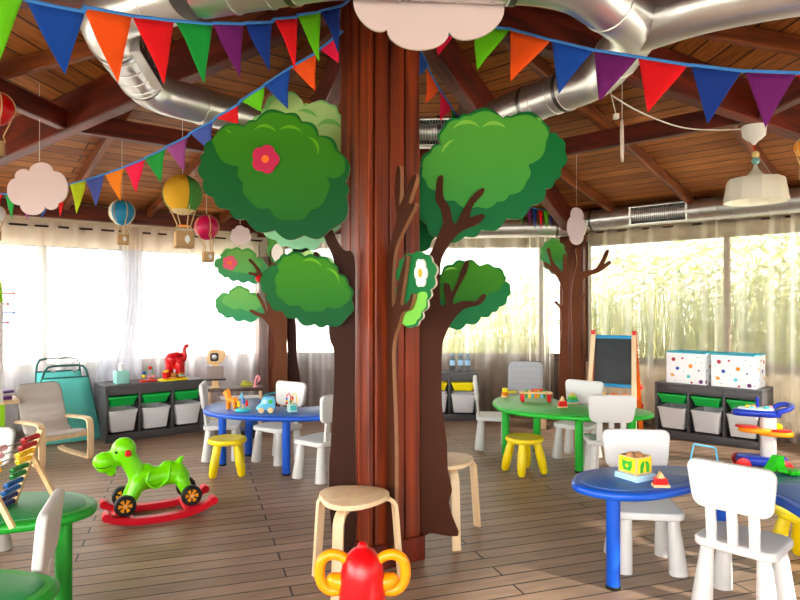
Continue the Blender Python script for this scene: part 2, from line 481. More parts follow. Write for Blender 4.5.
def beam(name,p0,p1,w,h,m):
    """rectangular timber, top face along p0->p1"""
    b=B(); p0=Vector(p0); p1=Vector(p1); c=(p0+p1)/2; ln=(p1-p0).length
    x=(p1-p0).normalized(); y=Vector((0,0,1)).cross(x).normalized(); z=x.cross(y)
    M=Matrix((( *x,0),( *y,0),( *z,0),(0,0,0,1))).transposed(); M=Matrix.Translation(c)@M
    # local z along the beam so the grain follows it
    b.box((-w/2,-h,-ln/2),(w/2,0,ln/2),.008,None,seg=1)
    me_M=Matrix.Translation(c)@Matrix((( *y,0),( *z,0),( *x,0),(0,0,0,1))).transposed()
    o=obj(name,b,m); o.matrix_world=me_M; o['kind']='structure'; return o
tn=1
for i in range(8):
    a=V[i]; k=Vector((*CEN,APEX)); e=a+(a-CEN)*.1
    s=(APEX-EAVE)/((a-CEN).length)
    p0=Vector((e.x,e.y,EAVE-s*(e-a).length-.005)); d=(CEN-a).normalized()*.12
    beam('trim_%d'%tn,p0,(CEN.x-d.x,CEN.y-d.y,APEX-.03),.10,.26,BEAM); tn+=1
for i in range(8):
    a=V[i]; c=V[(i+1)%8]; ln=(c-a).length
    # wall plate
    p=along(a,c,.0,.04); q=along(a,c,ln,.04)
    beam('trim_%d'%tn,(p.x,p.y,EAVE-.02),(q.x,q.y,EAVE-.02),.12,.15,BEAM); tn+=1
    # mid purlin between the hips
    f=.50
    p=CEN+(a-CEN)*f; q=CEN+(c-CEN)*f; z=EAVE+(APEX-EAVE)*(1-f)-.11
    beam('trim_%d'%tn,(p.x,p.y,z),(q.x,q.y,z),.08,.14,BEAM); tn+=1
    for fr in (.17,.39,.61,.83):
        p=along(a,c,ln*fr,-.25); m2=along(a,c,ln*fr,1)
        # run inwards until it meets a hip
        u=(m2-p).normalized(); t=0
        while t<5:
            q=p+u*t; qq=Vector((q.x,q.y)); 
            r=qq-CEN; A=a-CEN; C=c-CEN; det=A.x*C.y-A.y*C.x
            al=(r.x*C.y-r.y*C.x)/det; be=(A.x*r.y-A.y*r.x)/det
            if al<.01 or be<.01: 
                if t>1: break
            t+=.02
        q=p+u*(t-.02)
        p.z=roof_z(Vector((p.x,p.y)),i)-.004; q.z=roof_z(Vector((q.x,q.y)),i)-.004
        beam('trim_%d'%tn,p,q,.055,.10,RAFT); tn+=1
# corner posts (visible ones carry tree cut-outs)
POSTM=wood('post_timber',(86,36,18),(120,58,28),(1,1,.12),.5)
for k,p in enumerate(V):
    d=(CEN-p).normalized(); q=p+d*.06
    b=B(); M=Matrix.Translation((q.x,q.y,0))@Matrix.Rotation(atan2(d.y,d.x),4,'Z')
    b.box((-.14,-.14,0),(.14,.14,EAVE-.13),.01,None); 
    o=obj('trim_%d'%tn,b,POSTM); o.matrix_world=M; o['kind']='structure'; tn+=1

# ------------------------------------------------------------------ central column
COLM=wood('column_boards',(66,18,6),(150,58,18),(1,1,.05),.42,.35)
GROOVE=mat('dark_groove',(20,8,4),.8)
CA=Vector((-.157,3.16)); e1=Vector((cos(radians(33)),sin(radians(33)))); e2=Vector((-e1.y,e1.x)); CW=.32
cc=CA+(e1+e2)*CW/2; ang=radians(33)
MC=Matrix.Translation((cc.x,cc.y,0))@Matrix.Rotation(ang,4,'Z')
b=B(); h=CW/2
b.box((-h+.028,-h+.028,0),(h-.028,h-.028,APEX-.05),mi=1)
for r in range(4):
    R_=Matrix.Rotation(r*pi/2,4,'Z')
    for x0,x1 in ((-h+.040,-h+.118),(-h+.127,-h+.215),(-h+.224,h-.006)): b.box((x0,-h,.0),(x1,-h+.030,APEX-.05),.004,R_,0,1)
    b.box((-h+.010,-h+.010,0),(-h+.032,-h+.032,APEX-.05),.003,R_,0,1)
col=obj('column',b,[COLM,GROOVE]); col.matrix_world=MC; col['kind']='structure'
b=B()
for r in range(4):
    R=Matrix.Rotation(r*pi/2,4,'Z'); b.box((-h-.018,-h-.018,0),(h+.018,-h,.13),.004,R,0,1)
o=obj('column_skirting',b,BEAM,col)

# ------------------------------------------------------------------ flat painted cut-outs
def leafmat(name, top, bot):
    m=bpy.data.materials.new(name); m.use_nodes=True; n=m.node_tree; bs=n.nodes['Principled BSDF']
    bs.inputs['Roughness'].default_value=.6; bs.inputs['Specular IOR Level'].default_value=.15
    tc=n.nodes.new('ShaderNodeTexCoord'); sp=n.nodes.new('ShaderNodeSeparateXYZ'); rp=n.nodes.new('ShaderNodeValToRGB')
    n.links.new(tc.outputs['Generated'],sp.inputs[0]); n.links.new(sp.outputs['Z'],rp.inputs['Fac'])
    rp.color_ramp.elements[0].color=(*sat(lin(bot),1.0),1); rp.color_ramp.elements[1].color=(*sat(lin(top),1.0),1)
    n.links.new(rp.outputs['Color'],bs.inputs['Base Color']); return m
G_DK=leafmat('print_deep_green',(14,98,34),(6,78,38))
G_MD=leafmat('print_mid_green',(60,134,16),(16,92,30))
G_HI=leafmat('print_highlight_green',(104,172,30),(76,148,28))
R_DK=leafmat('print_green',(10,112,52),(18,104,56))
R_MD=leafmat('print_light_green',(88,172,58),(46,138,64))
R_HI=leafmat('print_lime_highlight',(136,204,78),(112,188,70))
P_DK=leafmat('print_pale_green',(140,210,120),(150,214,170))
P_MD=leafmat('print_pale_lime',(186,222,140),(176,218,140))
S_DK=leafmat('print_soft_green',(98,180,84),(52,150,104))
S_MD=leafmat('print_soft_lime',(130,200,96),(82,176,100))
FLOW=mat('magenta_flower',(190,14,78),.5); FLOWP=mat('pink_flower',(232,92,120),.5); FLOWO=mat('orange_flower_centre',(246,120,20),.5)
PETAL=mat('white_petal',(246,240,234),.5); YOLK=mat('daisy_centre',(246,176,28),.5)

class Plane:
    """upright board plane through Q along unit direction d (plan)"""
    def __init__(s,Q,d=(1,0)): s.Q=Vector(Q); s.d=Vector(d).normalized(); s.n=Vector((s.d.y,-s.d.x,0))
    def p(s,px,py,off=0):
        k=(px-CX)/F; t=(k*s.Q.y-s.Q.x)/(s.d.x-k*s.d.y)
        x=s.Q.x+s.d.x*t; y=s.Q.y+s.d.y*t
        return Vector((x,y,EYE-(py-HY)*y/F))+s.n*off
def cutout(b,pl,outline,off,thick,mi,edge=None):
    """board with its face at off in front of the plane"""
    n=len(outline)
    f=[pl.p(x,y,off) for x,y in outline]; k=[v-pl.n*thick for v in f]
    bv,fc=b.add(f+k,[tuple(range(n))],mi)
    for q in [tuple(range(n,2*n))[::-1]]:
        z=b.bm.faces.new([bv[i] for i in q]); z.material_index=mi
    for i in range(n):
        j=(i+1)%n
        try: z=b.bm.faces.new([bv[i],bv[j],bv[n+j],bv[n+i]]); z.material_index=mi if edge is None else edge
        except ValueError: pass
def flower(pl,parent,c,rx,ry,petals,mp,mc,off,name='flower',r2=.36):
    b=B(); o=[]
    for i in range(72):
        a=2*pi*i/72; r=1-.2*abs(sin(a*petals/2+.3))**6-.0
        r=.80+.2*abs(cos(a*petals/2))**.7
        o.append((c[0]+rx*r*cos(a), c[1]+ry*r*sin(a)))
    cutout(b,pl,o,off,.008,0)
    cutout(b,pl,[(c[0]+rx*r2*cos(2*pi*i/20),c[1]+ry*r2*sin(2*pi*i/20)) for i in range(20)],off+.003,.003,1)
    return obj(name,b,[mp,mc],parent,world=True)
def arc_px(c,r,a0,a1,w,n=12):
    """printed crescent between two radii"""
    o=[(c[0]+r*cos(a0+(a1-a0)*i/n), c[1]-r*sin(a0+(a1-a0)*i/n)) for i in range(n+1)]
    i_=[(c[0]+(r-w*sin(pi*i/n))*cos(a0+(a1-a0)*i/n), c[1]-(r-w*sin(pi*i/n))*sin(a0+(a1-a0)*i/n)) for i in range(n,-1,-1)]
    return o+i_[1:-1]
def crown(pl,parent,cusps,inner,mats,hi=(),thick=.018,off=0,bulge=.2,ib=.16):
    b=B()
    cutout(b,pl,scallop(cusps,bulge),off,thick,0,3)
    if inner: cutout(b,pl,scallop(inner,ib),off+.0025,.0025,1)
    for h in hi: cutout(b,pl,h,off+.005,.002,2)
    return obj('crown',b,list(mats)+[EDGE],parent,world=True,smooth=0)
def trunkb(pl,parent,polys,m=BROWN,off=.03,thick=.02,name='trunk',k=4,edge=None):
    b=B()
    for q in polys: cutout(b,pl,[tuple(v) for v in cr(q,k,True)],off,thick,0,1)
    return obj(name,b,[m,edge or BEDGE],parent,world=True,smooth=0)

# left tree on the column
pl=Plane((0,3.245))
t=thing('tree_cutout','big flat tree cut-out on left of wooden column with magenta flower on crown','tree decoration',(-.33,3.245,.1))
trunkb(pl,t,[[(334,542),(329,480),(331,440),(333,400),(334,383),(334,352),(330,340),(329,326),(334,315),(336,280),(333,258),(326,242),(322,228),(331,228),(337,240),(344,250),(354,256),(355,300),(355,420),(355,541)]],BROWN2,0)
c=crown(pl,t,[(214,141),(247,127),(257,122),(287,115),(303,123),(320,137),(339,152),(346,184),(347,197),(330,231),(305,236),(276,231),(247,220),(230,210),(215,199),(205,181),(203,163),(206,154)],
  [(216,147),(216,138),(246,129),(257,124),(287,117),(302,125),(318,138),(336,152),(345,173),(327,178),(327,196),(312,211),(292,221),(270,209),(250,200),(245,184),(240,168)],
  [G_DK,G_MD,G_HI],[arc_px((266,138),12,.3,2.6,3),arc_px((291,140),13,.4,2.5,3),arc_px((309,150),11,-.6,1.6,3),arc_px((227,137),6,.2,1.6,1.5)],off=.03)
flower(pl,c,(267,161),14,14.5,5,FLOW,FLOWO,.042,r2=.26)
c=crown(pl,t,[(264,277),(270,270),(278,266),(281,259),(289,255),(306,257),(318,258),(332,263),(339,274),(349,285),(352,299),(347,318),(328,325),(316,324),(298,318),(284,311),(271,303),(269,294),(263,284)],
  [(281,272),(283,261),(290,257),(306,259),(318,260),(331,264),(338,275),(348,286),(350,300),(328,307),(316,311),(300,305),(284,300),(278,286)],
  [G_DK,G_MD,G_HI],[arc_px((312,270),11,.2,2.4,2.5),arc_px((329,280),11,-.3,1.8,2.5)],off=.045,thick=.014)
# right tree on the column
pl=Plane((0,3.37))
t=thing('tree_cutout','big flat tree cut-out on right of wooden column with forked branches over its crown','tree decoration',(.22,3.37,.1))
trunkb(pl,t,[[(415,532),(415,420),(416,262),(425,259),(431,252),(437,237),(443,224),(441,210),(436,200),(436,188),(438,177),(443,176),(443,188),(444,198),(450,208),(453,222),(457,222),(462,212),(469,200),(477,191),(484,188),(483,194),(474,204),(470,217),(480,214),(485,216),(478,224),(462,231),(452,241),(442,258),(440,275),(440,300),(442,306),(446,302),(444,285),(449,284),(452,292),(457,283),(465,262),(469,262),(466,274),(456,293),(453,304),(463,301),(476,301),(483,294),(486,297),(479,305),(464,309),(452,322),(446,334),(442,350),(442,402),(445,428),(447,445),(448,471),(452,490),(449,502),(453,518),(458,536),(430,533)]],BROWN,.0,k=3)
c=crown(pl,t,[(421,165),(430,150),(441,143),(443,127),(459,117),(469,113),(504,117),(511,115),(548,124),(550,132),(560,136),(566,150),(562,168),(556,180),(547,188),(532,205),(507,218),(482,229),(466,236),(440,237),(427,224),(420,205),(419,185)],
  [(423,168),(431,152),(442,144),(445,128),(460,119),(470,115),(504,118),(511,117),(546,125),(547,140),(529,164),(527,181),(510,194),(498,201),(478,206),(455,200),(436,190),(426,180)],
  [R_DK,R_MD,R_HI],[arc_px((467,134),15,.5,2.8,4),arc_px((494,134),14,.5,2.6,4),arc_px((455,152),13,1.6,3.2,3),arc_px((536,123),7,.3,1.4,1.5)],off=-.022)
c=crown(pl,t,[(440,285),(442,273),(453,264),(465,261),(478,264),(480,267),(495,267),(505,275),(506,281),(511,289),(508,297),(500,307),(493,312),(482,317),(467,324),(451,328),(445,322),(440,300)],
  [(442,285),(443,274),(454,266),(465,263),(479,266),(495,269),(504,276),(503,285),(491,292),(471,300),(456,306),(443,300)],
  [R_DK,G_MD,R_HI],[arc_px((452,276),9,.8,2.6,2)],off=-.024)
# fin tree in front of the column
pl=Plane((-.046,3.20),(.42,-.907))
t=thing('tree_cutout','narrow tree cut-out standing edge-on in front of column with white daisy','tree decoration',(-.046,3.20,.1))
trunkb(pl,t,[[(387,545),(386,430),(386.5,330),(388,276),(391,249),(398.3,222),(398,210),(396.5,189),(399,168),(402,168),(402.5,188),(401.5,206),(407,195),(415,176),(418.5,178),(411,203),(415,203),(417,206),(406,228),(397,250),(394.5,276),(394.3,306),(398,300),(400,284),(407,258),(409,259),(404.5,290),(403,305),(410,302),(413.6,294),(415.5,296),(411.5,309),(404,313),(400,326),(396,337),(394.5,350),(394.5,365),(395.5,395),(397,440),(397,500),(396,544)]],BROWN,.012,.02,k=3)
c=crown(pl,t,[(397,266),(401,258),(410,254),(422,254),(430,262),(432,277),(428,290),(425,300),(420,312),(417,321),(410,327),(402,325),(399,318),(398,300),(397,283)],
  [(399,322),(400,312),(406,304),(414,296),(424,292),(424,300),(419,312),(415,320),(409,325)],[R_DK,R_HI,R_MD],off=-.012,thick=.009)
flower(pl,c,(420,273),6.2,15,6,PETAL,YOLK,-.002,r2=.3)
# back tree behind the column
pl=Plane((0,3.72))
t=thing('tree_cutout','pale green tree cut-out behind wooden column, mostly hidden','tree decoration',(-.12,3.72,.1))
trunkb(pl,t,[[(352,510),(352,300),(330,280),(318,263),(313,256),(317,252),(324,262),(345,272),(352,266),(352,200),(400,200),(400,510)]],BROWN2,.02)
crown(pl,t,[(244,140),(246,128),(252,120),(262,116),(264,108),(281,94),(300,98),(301,106),(311,105),(330,104),(338,112),(341,140),(342,200),(335,232),(321,242),(308,250),(288,246),(276,240),(262,225),(250,190)],
  [(268,120),(282,96),(300,99),(303,108),(330,106),(337,114),(339,150),(320,180),(280,150)],[P_DK,P_MD,S_MD],[arc_px((305,122),13,.3,2.2,4),arc_px((329,132),13,.2,2.8,5)],off=0)
crown(pl,t,[(284,262),(288,254),(300,250),(312,252),(322,258),(334,262),(344,270),(340,290),(310,292),(290,282)],None,[P_MD,P_MD,S_MD],off=.0)
c=crown(pl,t,[(390,260),(388,200),(396,172),(410,166),(424,172),(434,186),(440,215),(432,240),(418,252)],None,[R_DK,R_MD,R_HI],off=0.0)
flower(pl,c,(419,200),6,12,5,FLOW,FLOWO,.01)

# tree on the left corner post
pl=Plane((0,7.3))
t=thing('tree_cutout','brown tree cut-out on far left corner post with pink flower and red ball','tree decoration',(-1.36,7.3,0))
trunkb(pl,t,[[(271,424),(272,405),(272,375),(275,350),(271,330),(264,319),(255,315),(250,311),(252,309.5),(260,313),(265,313),(262,305),(257,295),(259,293),(265,304),(268,312),(266,300),(264,284),(257,277),(249,274),(250,272),(257,273),(254,266),(249,261),(251,259),(258,267),(263,274),(267,270),(271,262),(270,252),(273,252),(274,263),(271,274),(269,284),(274,305),(286,306),(287,345),(288,382),(290,424)]],BROWN_LIT,.02,k=3)
o=trunkb(pl,t,[[(288,427),(287,350),(284,312),(294,318),(296,357),(299,375),(300,390),(305,415),(311,427)]],BROWN2,-.05,name='rear_trunk')
c=crown(pl,t,[(214,264),(221,258),(222,253),(232,249),(242,250),(254,252),(256,258),(264,262),(267,272),(262,280),(248,281),(238,280),(228,277),(222,275),(218,268)],
  [(226,258),(232,251),(242,252),(253,254),(255,260),(262,266),(240,272),(230,268)],[S_DK,S_MD,R_HI])
flower(pl,c,(230,263),7.5,7.5,5,FLOWP,FLOWO,.012,r2=.3)
crown(pl,t,[(216,304),(218,297),(229,294),(232,289),(245,288),(250,293),(258,296),(264,305),(266,313),(258,318),(244,320),(232,317),(222,314),(217,309)],
  [(222,300),(230,295),(234,291),(245,290),(250,295),(258,299),(262,306),(240,308),(228,306)],[S_DK,S_MD,R_HI])
crown(Plane((-1.50,7.28),(.55,-.83)),t,[(271,232),(275,229),(280,236),(283,248),(281,260),(275,263),(270,258),(269,244)],[(274,246),(280,244),(281,258),(275,261)],[R_MD,PETAL,R_HI],bulge=.15)
b=B(); b.ball(pl.p(260,279,.07),.04); obj('ball',b,RED,t,world=True)
# tree on the right corner post
pl=Plane((0,7.25))
t=thing('tree_cutout','brown tree cut-out on far right corner post with small green crown','tree decoration',(1.95,7.25,0))
trunkb(pl,t,[[(560,402),(558,370),(561,330),(560,310),(554,303),(556,301),(561,306),(562,292),(557,278),(549,270),(543,264),(545,262),(550,266),(549,258),(546,250),(549,249),(552,261),(558,268),(562,272),(563,256),(565.5,255),(567,278),(568,300),(567,330),(569,380),(571,402)]],BROWN_LIT,.035,k=3)
trunkb(pl,t,[[(573,402),(572,330),(571,300),(573,280),(577,262),(575,250),(579,250),(580,262),(579,272),(585,271),(596,268),(602,258),(606,250),(609,251),(606,259),(604,264),(609,261),(611,263),(604,269),(597,273),(586,277),(580,285),(579,300),(583,293),(585,295),(581,310),(580,340),(582,375),(584,402)]],BROWN_LIT,.012,k=3,name='rear_trunk')
crown(pl,t,[(543,246),(548,241),(555,239),(560,243),(564,250),(565,260),(563,270),(556,274),(549,270),(543,262),(541,253)],[(549,244),(555,241),(559,245),(563,252),(563,260),(553,262)],[S_DK,R_MD,R_HI],off=.008,thick=.008)

# ------------------------------------------------------------------ curtains
SHEER=sheer('white_sheer',(250,248,250),.66,.7)
SHEERW=sheer('warm_sheer',(252,249,242),.72,.85)
SHEERD=sheer('gathered_sheer',(226,226,234),.10,.32)
BAND=sheer('cream_heading_cloth',(240,228,216),.10,.5)
RODM=mat('dark_curtain_rod',(58,46,44),.4,metal=.6)
def curtain(name,label,a,c,t0,t1,m,folds,amp=.035,z0=.02,z1=2.17,inn=.16,tb=None,band=None,group=None,gather=None):
    nx=folds*8; nz=10; b=B(); vs=[]; fs=[]
    ph=random.random()*6
    def P(u,w):
        ta=t0+(t1-t0)*u
        if tb: ta = ta*(w) + (tb[0]+(tb[1]-tb[0])*u)*(1-w)
        if gather: ta = gather(u,w,t0,t1)
        am=amp*(.8+.2*sin(u*7+ph))
        off=am*sin(2*pi*folds*u+1.1*sin(5*u+ph)+.6*sin(11*u+2*ph))+ .008*sin(9*w+u*13+ph)
        return along(a,c,ta,inn+off,z0+(z1-z0)*w)
    z1b = z1 if not band else z1-band
    for k in range(nz+1):
        w=k/nz*((z1b-z0)/(z1-z0))
        for i in range(nx+1): vs.append(P(i/nx,w))
    for k in range(nz):
        for i in range(nx): q=k*(nx+1)+i; fs.append((q,q+1,q+nx+2,q+nx+1))
    b.add(vs,fs)
    o=obj(name,b,m,smooth=80); tag(o,label,'curtain',group)
    if band:
        b=B(); vs=[]; fs=[]
        for k in range(3):
            w=(z1-band-z0)/(z1-z0)+k/2*(band/(z1-z0))
            for i in range(nx+1): vs.append(P(i/nx,w))
        for k in range(2):
            for i in range(nx): q=k*(nx+1)+i; fs.append((q,q+1,q+nx+2,q+nx+1))
        b.add(vs,fs); obj('heading_band',b,BAND,o,smooth=80)
    return o
WTl=lambda px: wt(PL,L1,px,.16)
curtain('curtain','white sheer eyelet curtain on back left wall, right of the gathered curtain',PL,L1,WTl(268),WTl(136),SHEER,7,.04,z1=2.19,band=.24)
curtain('curtain','white sheer eyelet curtain at far left behind the grey armchair',PL,L1,WTl(118),WTl(-60),SHEER,8,.04,z1=2.19,band=.24)
def gath(u,w,t0,t1):
    k=max(0,min(1,(w-.25)/.4)); k=k*k*(3-2*k)
    lo0,lo1=WTl(140),WTl(94)
    return (lo0+(lo1-lo0)*u)*(1-k)+(t0+(t1-t0)*u)*k
curtain('curtain','narrow gathered sheer curtain sweeping left beside the grey storage unit',PL,L1,WTl(141),WTl(120),SHEERD,5,.03,z1=2.19,inn=.22,band=.24,gather=gath)
WTm=lambda px: wt(PL,PR,px,.14)
curtain('curtain','white sheer curtain on back wall between far left tree and column',PL,PR,WTm(288),WTm(372),SHEER,7,.035,z1=2.235,inn=.14)
curtain('curtain','sheer curtain on back wall right of column behind the water bottles',PL,PR,WTm(376),WTm(532),SHEERW,6,.045,z1=2.235,inn=.105)
curtain('curtain','bunched sheer curtain beside far right tree on the back wall',PL,PR,WTm(526),WTm(553),SHEERW,4,.03,z1=2.235,inn=.2)
WTr=lambda px: wt(PR,R1,px,.14)
curtain('curtain','sheer curtain on back right wall behind the chalkboard easel',PR,R1,WTr(588),WTr(722),SHEERW,6,.045,z1=2.235,inn=.105)
curtain('curtain','sheer curtain at far right edge behind the toy activity stand',PR,R1,WTr(714),WTr(850),SHEERW,5,.045,z1=2.235,inn=.115)
curtain('curtain','sheer curtain added on the unseen right side window to dim the sun',R1,R2,1.05,3.7,SHEERW,11,.035,inn=.15)  # unseen curtain added to dim incoming sun, gap left for a sunlit patch
for nm,a,c,t0,t1,inn,lb in (('l',PL,L1,.1,3.7,.16,'dark curtain rod along back left windows'),):
    b=B(); p=along(a,c,t0,inn,2.145); q=along(a,c,t1,inn,2.145); b.cyl(p,q,.011,n=10)
    for e in (p,q): b.ball(e,.02,10)
    r=obj('curtain_rod',b,RODM); tag(r,lb,'curtain rod')
for a,c,inn,lb in ((PL,PR,.085,'dark curtain rod along the back window behind the duct'),(PR,R1,.085,'dark curtain rod along back right windows')):
    b=B(); p=along(a,c,.1,inn,2.215); q=along(a,c,3.7,inn,2.215); b.cyl(p,q,.01,n=10)
    r=obj('curtain_rod',b,RODM); tag(r,lb,'curtain rod')

# ------------------------------------------------------------------ ventilation ducts
def duct(name,label,pts,r,grilles=(),bands=True,spiral=.12):
    P=[Vector(p) for p in pts]; root=thing(name,label,'duct',P[0])
    # rounded elbows
    Q=[P[0]]
    for i in range(1,len(P)-1):
        a,bb,c=P[i-1],P[i],P[i+1]; d=min(.16,(a-bb).length*.45,(c-bb).length*.45)
        s=bb+(a-bb).normalized()*d; e=bb+(c-bb).normalized()*d
        for k in range(5):
            t=k/4; Q.append(s*(1-t)**2+bb*2*t*(1-t)+e*t*t)
    Q.append(P[-1])
    # stations along the pipe: spiral seams and wider joint bands are rings of the same skin
    ST=[(Q[0],r,0)]
    qi=1
    for i in range(len(P)-1):
        st=P[i] if i==0 else Q[qi+4]; en=P[i+1] if i==len(P)-2 else Q[(qi+5 if i>0 else qi)]
        if i>0:
            for k in range(5): ST.append((Q[qi+k],r,0))
            qi+=5
            st=Q[qi-1]; en=P[-1] if i==len(P)-2 else Q[qi]
        ln=(en-st).length; d=(en-st).normalized(); n=max(1,int(ln/spiral)); ev=[(ln*k/n,0) for k in range(1,n)]
        if ln>.4: ev+=([(.06,1)] if i>0 else [])+([(ln-.06,1)] if i<len(P)-2 else [])
        ev=sorted(v for v in ev if .03<v[0]<ln-.03); last=-1
        for x,kd in ev:
            if x-last<.045 and not kd: continue
            if x-last<.03: continue
            last=x; w=.014 if kd else .006; hh=.007 if kd else .0045
            ST+=[(st+d*(x-w-.001),r,0),(st+d*(x-w),r+hh,kd),(st+d*(x+w),r+hh,0),(st+d*(x+w+.001),r,0)]
    ST.append((P[-1],r,0))
    b=B(); nf=24; b.tube([q[0] for q in ST],[q[1] for q in ST],nf)
    b.bm.faces.ensure_lookup_table()
    for q in range(len(ST)-1):
        if ST[q][2]:
            for j in range(nf): b.bm.faces[q*nf+j].material_index=1
    obj('pipe',b,[STEEL,STEELD],root,world=True,smooth=40)
    for (a,c,nx) in grilles:
        a=Vector(a); c=Vector(c); d=(c-a).normalized(); nv=Vector(nx).normalized(); up=nv.cross(d).normalized()
        hh=r*.74; w=(c-a).length
        M=Matrix.Translation(a)@Matrix((( *d,0),( *up,0),( *nv,0),(0,0,0,1))).transposed()
        b=B(); z0=r*.6; z1=r*1.05
        b.box((0,-hh-.008,z0),(w,-hh,z1),0,M); b.box((0,hh,z0),(w,hh+.008,z1),0,M)
        b.box((0,-hh,z0),(.018,hh,z1),0,M); b.box((w-.018,-hh,z0),(w,hh,z1),0,M)
        g=obj('grille',b,STEEL,root,world=True,smooth=0)
        b=B(); b.box((.018,-hh,z0),(w-.018,hh,z0+.03),0,M,0)
        n=int(w/.022)
        for k in range(1,n): x=.018+(w-.036)*k/n; b.box((x-.002,-hh,z0+.03),(x+.002,hh,z1-.004),0,M,1)
        obj('slats',b,[DARK,STEELD],g,world=True,smooth=0)
    return root
H=2.6
def dp(px,py,h=H): d=(h-EYE)*F/(HY-py); return Vector(((px-CX)*d/F,d,h))
a0=dp(99,17); a1=dp(150,92)
duct('ventilation_duct','shiny round duct ring hanging under the roof around the column',
  [dp(185,-9),a0,a1,dp(245,118),Vector((-.42,4.55,H)),Vector((.50,4.50,H)),dp(505,113),dp(597,80),dp(641,27),Vector((.64,2.36,H)),Vector((-.2,2.28,H)),dp(185,-9)+Vector((.06,-.02,0))],.112,
  [(a0+(a1-a0)*.18,a0+(a1-a0)*.72,(1,.1,.15)),(Vector((.05,4.524,H)),Vector((.37,4.507,H)),(0,-1,-.25))])
duct('ventilation_duct','shiny round branch duct running right from the ring duct',[dp(641,27),dp(700,6),dp(795,-14),Vector((2.9,2.1,H))],.110)
DW=2.335
wl=[along(PL,PR,1.3,.30,2.26),along(PL,PR,3.70,.30,2.28),along(PR,R1,.25,.30,DW),along(PR,R1,3.9,.30,DW)]
t_a=wt(PR,R1,629,.42); t_b=wt(PR,R1,687,.42)
n_r=along(PR,R1,1,1)-along(PR,R1,1,0)
duct('ventilation_duct','long shiny round duct along the back and right walls above the curtains',wl,.118,
  [(along(PR,R1,t_a,.30,DW),along(PR,R1,t_b,.30,DW),(n_r.x,n_r.y,-.1))],spiral=.15)

# ------------------------------------------------------------------ bunting
def bunting(label,flags,ends,zi,rope_r=.007,lift=0):
    """flags: (colour, corner, corner, tip) in photo px; zi(px) gives distance"""
    ptsr=[]
    for c,l,r,tp in flags: ptsr+=[l,r]
    rp=[ends[0]]+[p for p in ptsr]+[ends[1]]
    W=[at(p[0],p[1],zi(p[0])) for p in rp]
    root=thing('bunting',label,'bunting',W[0])
    b=B(); b.tube(cr(W,3),rope_r,6); obj('tape',b,ROPE,root,world=True)
    for q,(c,l,r,tp) in enumerate(flags):
        A=at(l[0],l[1],zi(l[0])); C=at(r[0],r[1],zi(r[0])); T=at(tp[0],tp[1],zi((l[0]+r[0])/2))
        nn=(C-A).cross(T-A).normalized(); b=B(); vs=[]; fs=[]; nr=7; nc=5; ph=random.random()*6
        for i in range(nr+1):
            v=i/nr
            for j in range(nc+1):
                u=j/nc; p=(A+(C-A)*u)*(1-v)+T*v
                p=p+nn*(.010*sin(4*v+ph)*v+.008*sin(5*u+ph)*(1-v)*min(1,v*3)); vs.append(p)
        for i in range(nr):
            for j in range(nc): k=i*(nc+1)+j; fs.append((k,k+1,k+nc+2,k+nc+1))
        b.add(vs,fs); o=obj('pennant',b,FM[c],root,world=True,smooth=80)
        md=o.modifiers.new('cloth','SOLIDIFY'); md.thickness=.002
        o['label']=c.replace('yellowgreen','yellow green')+' pennant'
    return root
def inv(p0,z0,p1,z1): return lambda px: 1/(1/z0+(px-p0)/(p1-p0)*(1/z1-1/z0))
bunting('bunting crossing the upper left corner to the column, large near pennants',
 [('lime',(-8,-14),(24,-4),(-2,66)),('blue',(26,0),(85,12),(64,76)),('orange',(83,7),(132,16),(117,84)),('red',(132,16),(174,21),(164,84)),('green',(175,21),(212,24),(205,83)),
  ('purple',(213,23),(243,24),(239,79)),('navy',(245,23),(272,22),(268,72)),('red',(274,19),(297,17),(296,69)),('lime',(297,15),(320,12),(319,62)),('navy',(320,11),(340,6),(339,52))],
 [(-40,-30),(349,0)],inv(0,2.0,345,3.05))
bunting('long bunting rising from far left cloud to the column, small distant pennants',
 [('pink',(338,35),(320,49),(338,63)),('orange',(316,53),(291,67),(315,91)),('blue',(290,68),(264,85),(287,109)),('lime',(264,86),(240,101),(262,112)),('red',(239,104),(215,118),(237,124)),
  ('periwinkle',(213,121),(190,133),(210,152)),('violet',(188,136),(166,147),(183,172)),('green',(166,148),(145,158),(160,183)),('pink',(144,159),(124,167),(137,193)),('amber',(124,167),(105,174),(119,201)),
  ('periwinkle',(104,174),(86,180),(97,207)),('yellowgreen',(86,180),(70,184),(78,214)),('red',(67,186),(55,190),(60,217)),('blue',(52,191),(38,193),(43,219)),('violet',(34,194),(20,195),(26,220)),('green',(17,194),(5,194),(11,220)),('red',(4,194),(-10,193),(-2,208))],
 [(343,31),(-25,192)],inv(345,3.2,0,5.2))
bunting('bunting from behind the large cloud to the upper right corner',
 [('pink',(437,38),(457,33),(437,55)),('lime',(473,26),(510,29),(477,70)),('orange',(510,29),(551,40),(511,82)),('blue',(552,40),(593,50),(558,93)),('purple',(594,50),(638,57),(599,102)),
  ('red',(638,57),(688,65),(648,113)),('navy',(691,65),(742,71),(707,123)),('purple',(745,71),(797,73),(765,127)),('red',(797,73),(850,78),(818,130))],
 [(425,40),(870,80)],inv(435,3.3,800,2.3))
bunting('short bunting receding right of the column behind the right tree crown',
 [('blue',(418,46),(428,66),(419,77)),('orange',(427,67),(440,90),(426,104)),('pink',(440,90),(452,108),(441,121)),('green',(451,108),(460,120),(452,124))],
 [(416,42),(472,138)],inv(418,3.5,462,4.6))
